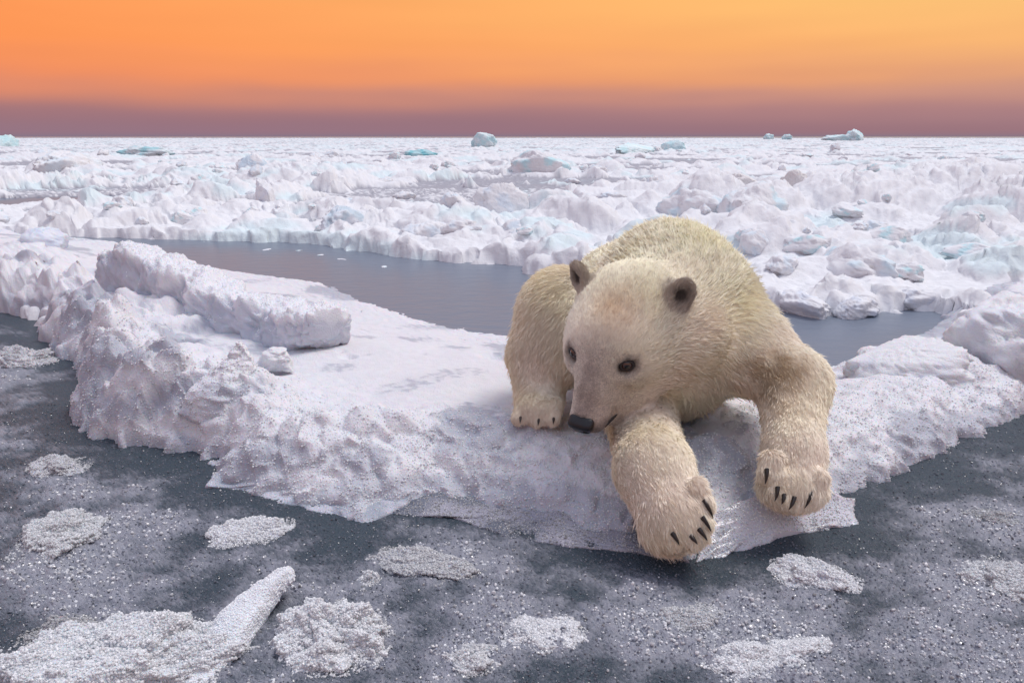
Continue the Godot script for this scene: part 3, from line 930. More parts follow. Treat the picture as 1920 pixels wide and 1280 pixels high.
	# --- the pack ice: blocks that stand out
	var far := [
		["tall pale block standing alone on the horizon left of centre", Vector3(-3.059, 0.0, -80.417), 2.379, 1.7, 0.6, Color(0.74, 0.84, 0.87), CYAN_ICE, 0.4],
		["peaked ice hummock breaking the horizon at right", Vector3(88.904, 0.0, -197.061), 6.093, 2.77, 0.7, Color(0.74, 0.84, 0.87), CYAN_ICE, 0.4],
		["low flank of ice left of the peaked horizon hummock", Vector3(84.473, 0.0, -197.061), 6.924, 1.523, 0.7, Color(0.74, 0.84, 0.87), CYAN_ICE, 0.4],
		["left of the two small square blocks on the right horizon", Vector3(85.64, 0.0, -253.46), 3.917, 1.959, 0.7, Color(0.74, 0.84, 0.87), CYAN_ICE, 0.5],
		["right of the two small square blocks on the right horizon", Vector3(91.871, 0.0, -253.46), 3.561, 1.78, 0.7, Color(0.74, 0.84, 0.87), CYAN_ICE, 0.5],
		["small flat turquoise slab in the far ice left of centre", Vector3(-5.289, 0.0, -42.995), 1.702, 0.456, 0.6, Color(0.46, 0.68, 0.73), TEAL_ICE, 0.4],
		["turquoise block on the horizon at the left edge", Vector3(-56.144, 0.0, -84.262), 2.611, 1.306, 0.6, Color(0.62, 0.78, 0.81), CYAN_ICE, 0.4],
		["overhanging grey-blue ice mound far left with a teal underside", Vector3(-20.914, 0.0, -42.995), 3.496, 0.608, 0.5, Color(0.68, 0.76, 0.79), Color(0.34, 0.60, 0.66), 0.3],
		["rounded snow boulder with a grey-blue underside, left of centre", Vector3(-7.976, 0.0, -23.351), 1.064, 0.631, 0.9, WHITE, Color(0.55, 0.66, 0.76), 0.35],
		["leaning white shard standing on the left pack ice", Vector3(-4.009, 0.0, -12.087), 0.54, 0.575, 0.5, WHITE, Color(0.72, 0.75, 0.82), 0.3],
		["blunt white ice tooth in the pack ice behind the long pool", Vector3(-0.159, 0.0, -10.979), 0.73, 0.524, 0.7, WHITE, Color(0.66, 0.72, 0.80), 0.3],
		["dull beige-grey boulder on the right-hand snow ridge", Vector3(4.887, 0.3, -12.94), 0.481, 0.315, 0.9, Color(0.70, 0.67, 0.67), DULL, 0.3],
		["second dull snow boulder left of the beige-grey one", Vector3(4.163, 0.3, -13.484), 0.482, 0.27, 0.9, Color(0.76, 0.74, 0.75), DULL, 0.3],
		["smooth blue-tinged snow dome behind the bear's back", Vector3(3.099, 0.0, -9.479), 1.033, 0.578, 0.8, WHITE, Color(0.62, 0.76, 0.83), 0.35],  # blue mixed into the vertex colour in random patches
		["wide snow block just left of the snow dome", Vector3(2.493, 0.0, -10.114), 0.953, 0.484, 0.8, WHITE, Color(0.62, 0.76, 0.83), 0.3],
		["flat snow ledge overhanging the small pool", Vector3(2.388, 0.0, -4.967), 0.342, 0.126, 0.7, WHITE, Color(0.66, 0.70, 0.78), 0.3],
		["long low snow ledge left of the overhanging one by the small pool", Vector3(2.046, 0.0, -5.063), 0.455, 0.136, 0.6, WHITE, Color(0.66, 0.70, 0.78), 0.3],
		["snow ledge at the right corner of the small pool", Vector3(2.931, 0.0, -5.198), 0.349, 0.14, 0.7, WHITE, Color(0.66, 0.70, 0.78), 0.3],
		["slanted blue-grey slab leaning in the ice behind the long pool", Vector3(-2.088, 0.0, -9.267), 0.808, 0.35, 0.6, Color(0.74, 0.77, 0.83), Color(0.52, 0.62, 0.70), 0.4],
		["broad white boulder on the near shore ice left of the bear", Vector3(0.145, 0.0, -7.927), 0.638, 0.348, 0.7, WHITE, Color(0.62, 0.70, 0.78), 0.3],
		["white boulder on the far shore of the long pool", Vector3(-0.963, 0.0, -8.246), 0.662, 0.265, 0.7, WHITE, Color(0.64, 0.70, 0.78), 0.25],
		["large blue-streaked snow hummock right of the bear's back", Vector3(2.804, 0.0, -6.008), 0.757, 0.312, 0.7, WHITE, Color(0.62, 0.76, 0.84), 0.35],
		["small grey-blue ice block half buried near the right pool", Vector3(3.308, 0.0, -6.124), 0.272, 0.163, 0.8, Color(0.76, 0.79, 0.84), Color(0.55, 0.63, 0.72), 0.4],
		["white ice mound at the left edge, behind the strip of water", Vector3(-13.793, 0.0, -23.351), 2.493, 0.731, 0.5, WHITE, Color(0.70, 0.78, 0.84), 0.3],
		["pale dome on the middle far ice, right of the tall block", Vector3(0.831, 0.0, -23.351), 1.662, 0.731, 0.6, WHITE, CYAN_ICE, 0.25],
		["wide pale-cyan block below the horizon, right of centre", Vector3(8.686, 0.0, -53.499), 4.532, 0.68, 0.4, Color(0.74, 0.85, 0.88), CYAN_ICE, 0.5],
		["cyan-tinted wedge pointing right below the horizon", Vector3(12.979, 0.0, -60.925), 1.977, 0.86, 0.5, Color(0.70, 0.84, 0.87), CYAN_ICE, 0.5],
	]
	var s := 70
	for f in far:
		var called: String = "ice_block"
		if "ledge" in f[0]:
			called = "snow_ledge"
		elif "boulder" in f[0] or "lump" in f[0]:
			called = "snow_boulder"
		elif "mound" in f[0] or "dome" in f[0] or "hummock" in f[0]:
			called = "ice_hummock"
		o = block(called, f[0], called.replace("_", " "), "", f[1], f[2] * 1.12, f[3] * 1.1, f[2] * f[4], s, f[5], f[6], f[7], 2 if called == "snow_ledge" else 3, 0.85, "far_snow", s * 1.3, 0.0, 56)
		if "shard" in f[0]:
			o.rotation.z = -0.5
		s += 1
	# --- smaller lumps strewn over the pack ice, alike
	scatter_lumps()

func near_piece(label: String, at: Vector3, wide: float, high: float, deep: float, s: int, crystals: int, turn: float, base := Color(0.70, 0.70, 0.735)):
	var o := put("ice_piece", boulder(Vector3(wide * 0.55, high * 0.62, deep * 0.55), s, base, base * 0.68, 0.4, 1, 1.5, 1.7, 84), mats["snow"])
	o.position = at + Vector3(0, -high * 0.12, 0)
	o.rotation.y = turn
	tag(o, label, "ice piece", "loose pieces of ice in the slush")
	# a fringe of wet crystals washed against it
	var fringe: Array[Transform3D] = []
	var fringe_tint := PackedColorArray()
	for k in crystals * 2:
		var a := rng.randf() * TAU
		var e := 0.75 + 0.4 * pow(rng.randf(), 1.6)
		var q := Vector3(cos(a) * wide * 0.55 * e, 0.0, sin(a) * deep * 0.55 * e).rotated(Vector3.UP, turn)
		q += Vector3(noise.get_noise_2d(q.x * 9.0 + s, q.z * 9.0), 0, noise.get_noise_2d(q.x * 9.0, q.z * 9.0 + s)) * wide * 0.12
		fringe.append(grain_at((q + Vector3(0, high * 0.12 + rng.randf_range(0.001, 0.007), 0)).rotated(Vector3.UP, -turn), 0.0012 + 0.0034 * pow(rng.randf(), 2.0)))
		fringe_tint.append(ice_tint(base.r * 0.6, base.r * 1.1))
	grains(o, fringe, fringe_tint, "ice_grains", 1)
	crust(o, crystals * 6, 0.0013, 0.0048, base.r * 0.8, minf(0.9, base.r * 1.2), -0.1)

func plate(rim: PackedVector3Array, thick: float, s: int, base: Color, clear: Color) -> ArrayMesh:
	# a flat sheet of ice with a broken outline; rim is its upper edge
	var dense := PackedVector3Array()
	var even := PackedVector3Array()
	for i in rim.size():
		var a := rim[i]
		var b := rim[(i + 1) % rim.size()]
		var steps := maxi(2, int(a.distance_to(b) / 0.012))
		for k in steps:
			var p := a.lerp(b, float(k) / steps)
			var q := p * 14.0
			even.append(p)
			dense.append(p + Vector3(noise.get_noise_3dv(q), 0.3 * noise.get_noise_3dv(q * 1.7), noise.get_noise_3dv(q + Vector3(9, 9, 9))) * 0.008)
	var mid := Vector3.ZERO
	for p in rim:
		mid += p / rim.size()
	var n := dense.size()
	var v := PackedVector3Array()
	var ix := PackedInt32Array()
	var rings := [0.0, 0.04, 0.12, 0.25, 0.4, 0.55, 0.7, 0.85, 0.97]
	for r in rings:
		for i in n:
			var q: Vector3 = even[i].lerp(mid, r) + (dense[i] - even[i]) * pow(1.0 - r, 6.0)
			if r > 0.0:
				q.y += (0.012 * noise.get_noise_3dv(q * 7.0) + 0.007 * absf(noise.get_noise_3dv(q * 19.0)) + 0.003 * noise.get_noise_3dv(q * 50.0)) * minf(1.0, r * 8.0)
			v.append(q)
	v.append(mid)
	var low := v.size()
	for p in dense:
		v.append(p + Vector3(0, -thick * 0.25, 0) + (p - mid).normalized() * 0.004)
	for p in dense:
		v.append(p.lerp(mid, 0.03) + Vector3(0, -thick, 0))
	for k in rings.size() - 1:
		for i in n:
			var a := k * n + i
			var b := k * n + (i + 1) % n
			ix.append_array(PackedInt32Array([a, b, a + n, b, b + n, a + n]))
	var last := (rings.size() - 1) * n
	for i in n:
		ix.append_array(PackedInt32Array([last + i, last + (i + 1) % n, low - 1]))
		var a := i
		var b := (i + 1) % n
		ix.append_array(PackedInt32Array([b, a, low + a, b, low + a, low + b]))
		ix.append_array(PackedInt32Array([low + b, low + a, low + n + a, low + b, low + n + a, low + n + b]))
	# make sure the top faces up
	var up := 0.0
	for t in range(0, n * 6, 3):
		up += (v[ix[t + 2]] - v[ix[t]]).cross(v[ix[t + 1]] - v[ix[t]]).y
	if up < 0.0:
		for t in range(0, ix.size(), 3):
			var e := ix[t + 1]
			ix[t + 1] = ix[t + 2]
			ix[t + 2] = e
	return to_mesh(v, ix, ice_colors(v, base, clear, 0.4, s, 4.0))

func scatter_lumps():
	var kinds := []
	for k in 6:
		kinds.append(boulder(Vector3(0.5, 0.36, 0.45), 200 + k, WHITE, Color(0.66, 0.74, 0.82) if k % 2 else CYAN_ICE, 0.22, 4 + k % 3, 1.0, 1.2, 40))
	var made := 0
	var tries := 0
	while made < 150 and tries < 4000:
		tries += 1
		var d := 5.2 * pow(60.0 / 5.2, rng.randf())
		var x := rng.randf_range(-0.76, 0.76) * d
		var h := pack_height(x, -d)
		if h < 0.03:
			continue
		var size := rng.randf_range(0.12, 0.42) * (0.6 + 0.03 * d)
		var near := d < 9.0
		var o := put("snow_lump", kinds[made % 6], mats["far_snow"])
		o.position = Vector3(x, h + size * 0.08, -d)
		o.scale = Vector3(size * rng.randf_range(0.8, 1.5), size * rng.randf_range(0.6, 1.1), size)
		o.rotation.y = rng.randf() * TAU
		var side := "left of the bear" if x < 0.02 * d else "right of the bear's head"
		var how := "nearest pack ice" if near else ("middle pack ice" if d < 20.0 else "far pack ice")
		tag(o, "small rounded snow lump on the %s, %s" % [how, side], "snow lump", "snow lumps on the %s, %s" % [how, side])
		made += 1
	# bits of brash ice on the still water
	for k in 5:
		var spot: Vector2 = [Vector2(-2.012, -7.63), Vector2(-1.727, -7.354), Vector2(-2.319, -7.927), Vector2(-2.692, -8.004), Vector2(-1.221, -6.915), Vector2(-1.537, -7.49), Vector2(-2.437, -7.559), Vector2(-3.012, -8.083), Vector2(-2.015, -7.223), Vector2(-2.029, -7.927), Vector2(-2.379, -7.739), Vector2(-1.564, -7.097), Vector2(-2.732, -7.776), Vector2(-1.391, -7.288)][k]
		var o := put("brash_ice", kinds[k % 6], mats["far_snow"])
		o.position = Vector3(spot.x, 0.0, spot.y)
		o.scale = Vector3(rng.randf_range(0.05, 0.14), 0.02, rng.randf_range(0.04, 0.07))
		o.rotation.y = rng.randf() * TAU
		tag(o, "thin scrap of floating ice on the long pool behind the floe", "brash ice", "scraps of ice on the long pool")

# ------------------------------------------------------------------ the bear

# the head's own axes: right, up, forward (towards the nose), and the point between the eyes
const HEAD_R := Vector3(0.8447, -0.0492, 0.5329)
const HEAD_U := Vector3(-0.2676, 0.8235, 0.5002)
const HEAD_F := Vector3(-0.4635, -0.5651, 0.6825)
const HEAD_O := Vector3(0.292, 0.522, -2.25)

func hp(x: float, y: float, z: float) -> Vector3:
	return HEAD_O + HEAD_R * x + HEAD_U * y + HEAD_F * z

func to_head(p: Vector3) -> Vector3:
	var q := p - HEAD_O
	return Vector3(q.dot(HEAD_R), q.dot(HEAD_U), q.dot(HEAD_F))

# shapes that make up the body; kind 0 is a tapered capsule a-b, kind 1 an ellipsoid, kind 2 an ellipsoid taken away
var p_kind := PackedInt32Array()
var p_a := PackedVector3Array()
var p_ba := PackedVector3Array()
var p_len := PackedFloat32Array()
var p_r1 := PackedFloat32Array()
var p_r2 := PackedFloat32Array()
var p_k := PackedFloat32Array()
var p_axes: Array[Basis] = []
var p_r := PackedVector3Array()
var p_dir := PackedVector3Array()
var p_hair := PackedFloat32Array()
var p_col := PackedColorArray()
var p_group := PackedInt32Array()
var group_now := 0

func capsule(a: Vector3, b: Vector3, r1: float, r2: float, k: float, dir: Vector3, hair: float, col: Color):
	p_kind.append(0); p_a.append(a); p_ba.append(b - a); p_len.append(maxf(1e-6, (b - a).length_squared()))
	p_r1.append(r1); p_r2.append(r2); p_k.append(k); p_axes.append(Basis()); p_r.append(Vector3.ONE)
	p_dir.append(dir.normalized()); p_hair.append(hair); p_col.append(col); p_group.append(group_now)

func blob(c: Vector3, axes: Basis, r: Vector3, k: float, dir: Vector3, hair: float, col: Color, kind := 1):
	p_kind.append(kind); p_a.append(c); p_ba.append(Vector3.ZERO); p_len.append(1.0)
	p_r1.append(0.0); p_r2.append(0.0); p_k.append(k); p_axes.append(axes.transposed()); p_r.append(r)
	p_dir.append(dir.normalized()); p_hair.append(hair); p_col.append(col); p_group.append(group_now)

var head_first := 0

func shape_distance(i: int, p: Vector3) -> float:
	var q := p - p_a[i]
	if p_kind[i] == 0:
		var t := clampf(q.dot(p_ba[i]) / p_len[i], 0.0, 1.0)
		return (q - p_ba[i] * t).length() - lerpf(p_r1[i], p_r2[i], t)
	q = p_axes[i] * q
	var r := p_r[i]
	var e := q / r
	var k0 := e.length()
	if k0 < 1e-5:
		return -minf(r.x, minf(r.y, r.z))
	return k0 * (k0 - 1.0) / (e / r).length()

func body_distance(p: Vector3, use: PackedInt32Array) -> float:
	var d := 1e3
	var arm := 1e3
	for i in use:
		var e := shape_distance(i, p)
		var k := p_k[i]
		if p_kind[i] == 2:
			# taken away, softly
			var h2 := maxf(k - absf(d + e), 0.0) / k
			d = maxf(d, -e) + h2 * h2 * k * 0.25
		elif p_group[i] == 1:
			var h1 := maxf(k - absf(arm - e), 0.0) / k
			arm = minf(arm, e) - h1 * h1 * k * 0.25
		else:
			var h := maxf(k - absf(d - e), 0.0) / k
			d = minf(d, e) - h * h * k * 0.25
	# the middle arm only touches the chin, it does not grow out of it
	var j := maxf(0.014 - absf(d - arm), 0.0) / 0.014
	return minf(d, arm) - j * j * 0.0035

func surface_net(lo: Vector3, hi: Vector3, cell: float) -> Array:
	var size := (hi - lo) / cell
	var bx := int(ceil(size.x / 8.0))
	var by := int(ceil(size.y / 8.0))
	var bz := int(ceil(size.z / 8.0))
	var nx := bx * 8 + 1
	var ny := by * 8 + 1
	var nz := bz * 8 + 1
	var f := PackedFloat32Array()
	f.resize(nx * ny * nz)
	f.fill(1.0)
	var vid := PackedInt32Array()
	vid.resize(nx * ny * nz)
	vid.fill(-1)
	var all := PackedInt32Array(range(p_kind.size()))
	var half := cell * 8.0 * 0.87
	var blocks := []
	for k in bz:
		for j in by:
			for i in bx:
				var c := lo + Vector3(i + 0.5, j + 0.5, k + 0.5) * cell * 8.0
				var ds := PackedFloat32Array()
				var least := 1e3
				for s in all:
					var e := shape_distance(s, c)
					ds.append(e)
					if p_kind[s] != 2:
						least = minf(least, e)
				if least > half * 1.3 + 0.02 or least < -half * 2.2:
					continue
				var use := PackedInt32Array()
				for s in all:
					if ds[s] < maxf(least, 0.0) + half * 2.2 + p_k[s]:
						use.append(s)
				blocks.append([i * 8, j * 8, k * 8])
				for kk in range(k * 8, k * 8 + 9):
					for jj in range(j * 8, j * 8 + 9):
						var row := (kk * ny + jj) * nx
						for ii in range(i * 8, i * 8 + 9):
							if f[row + ii] == 1.0:
								f[row + ii] = body_distance(lo + Vector3(ii, jj, kk) * cell, use)
	var v := PackedVector3Array()
	var sy := nx
	var sz := nx * ny
	for b in blocks:
		for kk in range(b[2], b[2] + 8):
			for jj in range(b[1], b[1] + 8):
				for ii in range(b[0], b[0] + 8):
					var o: int = kk * sz + jj * sy + ii
					var c := [f[o], f[o + 1], f[o + sy], f[o + sy + 1], f[o + sz], f[o + sz + 1], f[o + sz + sy], f[o + sz + sy + 1]]
					var inside := 0
					for e in c:
						if e < 0.0:
							inside += 1
					if inside == 0 or inside == 8:
						continue
					var sum := Vector3.ZERO
					var n := 0
					for e in [[0, 1], [2, 3], [4, 5], [6, 7], [0, 2], [1, 3], [4, 6], [5, 7], [0, 4], [1, 5], [2, 6], [3, 7]]:
						var g: float = c[e[0]]
						var h: float = c[e[1]]
						if (g < 0.0) != (h < 0.0):
							var t := g / (g - h)
							var u := Vector3(e[0] & 1, (e[0] >> 1) & 1, e[0] >> 2)
							var w := Vector3(e[1] & 1, (e[1] >> 1) & 1, e[1] >> 2)
							sum += u.lerp(w, t)
							n += 1
					vid[o] = v.size()
					v.append(lo + (Vector3(ii, jj, kk) + sum / n) * cell)
	var ix := PackedInt32Array()
	for b in blocks:
		for kk in range(b[2], b[2] + 8):
			for jj in range(b[1], b[1] + 8):
				for ii in range(b[0], b[0] + 8):
					var o: int = kk * sz + jj * sy + ii
					if vid[o] < 0:
						continue
					var here := f[o] < 0.0
					for axis in 3:
						var step: int = [1, sy, sz][axis]
						if (f[o + step] < 0.0) == here:
							continue
						var s1: int = [sy, sz, 1][axis]
						var s2: int = [sz, 1, sy][axis]
						if o - s1 - s2 < 0:
							continue
						var a := vid[o]
						var q := vid[o - s1]
						var r := vid[o - s1 - s2]
						var s := vid[o - s2]
						if q < 0 or r < 0 or s < 0:
							continue
						if here:
							ix.append_array(PackedInt32Array([a, r, q, a, s, r]))
						else:
							ix.append_array(PackedInt32Array([a, q, r, a, r, s]))
	return [v, ix]

const CREAM := Color(1.0, 0.95, 0.785)
const BEIGE := Color(1.0, 0.905, 0.765)
const PALE := Color(1.0, 0.925, 0.775)

func shape_the_bear():
	var back := Vector3(0, -0.15, -1)
	var down := Vector3(0, -1, 0.25)
	var level := Basis()
	# trunk
	blob(Vector3(0.631, 0.486, -2.88), Basis.from_euler(Vector3(0.0, 0.0, -0.06)), Vector3(0.318, 0.39, 0.50), 0.1, back, 0.062, CREAM)
	blob(Vector3(0.60, 0.42, -3.36), level, Vector3(0.36, 0.32, 0.42), 0.15, back, 0.05, CREAM)
	# neck and ruff
	capsule(Vector3(0.632, 0.552, -2.68), hp(0.02, -0.06, -0.24), 0.24, 0.165, 0.10, Vector3(0.2, 0.1, -1), 0.045, CREAM)
	blob(Vector3(0.57, 0.536, -2.45), level, Vector3(0.172, 0.165, 0.17), 0.05, Vector3(0.7, -0.2, -0.6), 0.04, PALE)
	# the arm on the viewer's right
	capsule(Vector3(0.738, 0.548, -2.7), Vector3(0.833, 0.47, -2.53), 0.185, 0.145, 0.09, Vector3(0.6, -0.6, 0.1), 0.042, CREAM)
	var elbow := Vector3(0.943, 0.397, -2.33)
	var wrist := Vector3(0.886, 0.243, -2.12)
	capsule(Vector3(0.833, 0.47, -2.53), elbow, 0.145, 0.112, 0.07, elbow - Vector3(0.833, 0.47, -2.53), 0.036, PALE)
	capsule(elbow, wrist, 0.112, 0.083, 0.05, wrist - elbow, 0.026, BEIGE)
	var ball := Vector3(0.862, 0.176, -2.045)
	capsule(wrist, ball, 0.083, 0.082, 0.05, ball - wrist, 0.024, BEIGE)
	blob(Vector3(0.86, 0.166, -2.04), level, Vector3(0.098, 0.054, 0.075), 0.04, Vector3(0, -1, 0.4), 0.05, BEIGE)
	# the arm in the middle, reaching down over the rim
	group_now = 1
	var elbow2 := Vector3(0.468, 0.225, -2.53)
	var wrist2 := Vector3(0.432, 0.223, -2.04)
	capsule(Vector3(0.486, 0.376, -2.78), elbow2, 0.15, 0.125, 0.08, Vector3(0.1, -1, 0.4), 0.035, PALE)
	capsule(elbow2, wrist2, 0.122, 0.110, 0.06, wrist2 - elbow2, 0.028, BEIGE)
	var ball2 := Vector3(0.46, 0.15, -1.905)
	capsule(wrist2, ball2, 0.108, 0.096, 0.05, ball2 - wrist2, 0.026, BEIGE)
	blob(Vector3(0.463, 0.121, -1.885), Basis.from_euler(Vector3(0.2, 0, 0.35)), Vector3(0.088, 0.066, 0.066), 0.04, Vector3(0.0, -1, 0.25), 0.06, BEIGE)
	# toes
	group_now = 0
	capsule(Vector3(0.787, 0.257, -2.035), Vector3(0.768, 0.23, -2.012), 0.031, 0.027, 0.007, Vector3(0, -0.8, 0.6), 0.028, BEIGE)
	capsule(Vector3(0.807, 0.215, -2.01), Vector3(0.792, 0.184, -1.987), 0.031, 0.027, 0.007, Vector3(0, -0.8, 0.6), 0.028, BEIGE)
	capsule(Vector3(0.827, 0.199, -2.0), Vector3(0.811, 0.168, -1.977), 0.031, 0.027, 0.007, Vector3(0, -0.8, 0.6), 0.028, BEIGE)
	capsule(Vector3(0.859, 0.197, -2.0), Vector3(0.842, 0.159, -1.977), 0.031, 0.027, 0.007, Vector3(0, -0.8, 0.6), 0.028, BEIGE)
	capsule(Vector3(0.914, 0.216, -2.01), Vector3(0.895, 0.175, -1.987), 0.031, 0.027, 0.007, Vector3(0, -0.8, 0.6), 0.028, BEIGE)
	group_now = 1
	capsule(Vector3(0.521, 0.232, -1.9), Vector3(0.543, 0.199, -1.877), 0.032, 0.027, 0.007, Vector3(0.3, -0.8, 0.5), 0.03, BEIGE)
	capsule(Vector3(0.51, 0.192, -1.87), Vector3(0.536, 0.162, -1.847), 0.032, 0.027, 0.007, Vector3(0.3, -0.8, 0.5), 0.03, BEIGE)
	capsule(Vector3(0.497, 0.164, -1.855), Vector3(0.525, 0.133, -1.832), 0.032, 0.027, 0.007, Vector3(0.3, -0.8, 0.5), 0.03, BEIGE)
	capsule(Vector3(0.471, 0.15, -1.85), Vector3(0.501, 0.116, -1.827), 0.032, 0.027, 0.007, Vector3(0.3, -0.8, 0.5), 0.03, BEIGE)
	capsule(Vector3(0.426, 0.153, -1.85), Vector3(0.448, 0.123, -1.827), 0.032, 0.027, 0.007, Vector3(0.3, -0.8, 0.5), 0.03, BEIGE)
	group_now = 0
	# the hind leg on the viewer's left
	blob(Vector3(0.209, 0.465, -2.84), Basis.from_euler(Vector3(0, 0, 0.12)), Vector3(0.195, 0.235, 0.27), 0.09, Vector3(-0.45, -0.9, 0.1), 0.042, PALE)
	capsule(Vector3(0.104, 0.366, -2.74), Vector3(0.102, 0.243, -2.64), 0.125, 0.085, 0.07, down, 0.032, BEIGE)
	capsule(Vector3(0.107, 0.214, -2.66), Vector3(0.094, 0.229, -2.53), 0.08, 0.062, 0.05, Vector3(-0.1, -0.6, 0.8), 0.022, BEIGE)
	capsule(Vector3(0.049, 0.238, -2.55), Vector3(0.027, 0.207, -2.51), 0.034, 0.027, 0.016, Vector3(-0.1, -0.8, 0.7), 0.02, BEIGE)
	capsule(Vector3(0.102, 0.242, -2.53), Vector3(0.093, 0.207, -2.49), 0.034, 0.027, 0.016, Vector3(-0.1, -0.8, 0.7), 0.02, BEIGE)
	capsule(Vector3(0.152, 0.249, -2.52), Vector3(0.147, 0.215, -2.48), 0.034, 0.027, 0.016, Vector3(-0.1, -0.8, 0.7), 0.02, BEIGE)
	# skull, cheeks, muzzle
	head_first = p_kind.size()
	var h := Basis(HEAD_R, HEAD_U, HEAD_F)
	var rear := -HEAD_F
	blob(hp(0, -0.005, -0.15), h, Vector3(0.158, 0.118, 0.20), 0.05, rear + HEAD_U * 0.25, 0.022, PALE)
	blob(hp(0, -0.03, -0.25), h, Vector3(0.185, 0.135, 0.14), 0.07, rear + HEAD_U * 0.2, 0.034, CREAM)
	for s: float in [-1.0, 1.0]:
		blob(hp(s * 0.092, -0.065, -0.13), h, Vector3(0.095, 0.10, 0.15), 0.06, rear + HEAD_R * s * 0.6 - HEAD_U * 0.3, 0.03, PALE)
		blob(hp(s * 0.064, 0.026, -0.045), h, Vector3(0.042, 0.026, 0.055), 0.04, rear + HEAD_R * s * 0.3, 0.012, PALE)
		blob(hp(s * 0.085, -0.04, -0.005), h, Vector3(0.04, 0.045, 0.06), 0.05, rear + HEAD_R * s * 0.5, 0.012, PALE)
	capsule(hp(0, 0.0, -0.06), hp(0, -0.048, 0.10), 0.075, 0.045, 0.06, rear, 0.010, PALE)
	capsule(hp(0, -0.05, 0.05), hp(0, -0.096, 0.178), 0.059, 0.041, 0.04, rear, 0.006, PALE)
	for s: float in [-1.0, 1.0]:
		capsule(hp(s * 0.03, -0.085, 0.04), hp(s * 0.024, -0.118, 0.168), 0.050, 0.032, 0.03, rear + HEAD_R * s * 0.4, 0.007, PALE)
	capsule(hp(0, -0.15, -0.10), hp(0, -0.158, 0.145), 0.098, 0.034, 0.045, rear - HEAD_U * 0.3, 0.014, PALE)
	capsule(hp(0.06, -0.15, -0.20), hp(0.045, -0.155, 0.0), 0.12, 0.07, 0.06, rear - HEAD_U * 0.3 + HEAD_R * 0.4, 0.026, PALE)
	capsule(hp(0.075, -0.185, -0.17), hp(0.03, -0.18, 0.06), 0.115, 0.058, 0.05, rear - HEAD_U * 0.3 + HEAD_R * 0.4, 0.024, PALE)
	# eye sockets
	for s: float in [-1.0, 1.0]:
		blob(hp(s * 0.091, -0.002, 0.026), h, Vector3(0.026, 0.021, 0.026), 0.025, rear, 0.0, PALE, 2)
	# ears
	for s: float in [-1.0, 1.0]:
		var ef := (HEAD_F * 0.75 + HEAD_R * s * 0.45 + HEAD_U * 0.25).normalized()
		var eu := (HEAD_U * 0.85 + HEAD_R * s * 0.55 - HEAD_F * 0.2).normalized()
		var er := eu.cross(ef).normalized()
		eu = ef.cross(er).normalized()
		var eb := Basis(er, eu, ef)
		var ec := hp(s * 0.176, 0.070, -0.242)
		blob(ec, eb, Vector3(0.044, 0.056, 0.026), 0.025, eu, 0.010, PALE)
		blob(ec + ef * 0.022 + eu * 0.006, eb, Vector3(0.026, 0.036, 0.022), 0.012, eu, 0.0, PALE, 2)

func ear_centre(s: float) -> Vector3:
	return hp(s * 0.176, 0.070, -0.242)

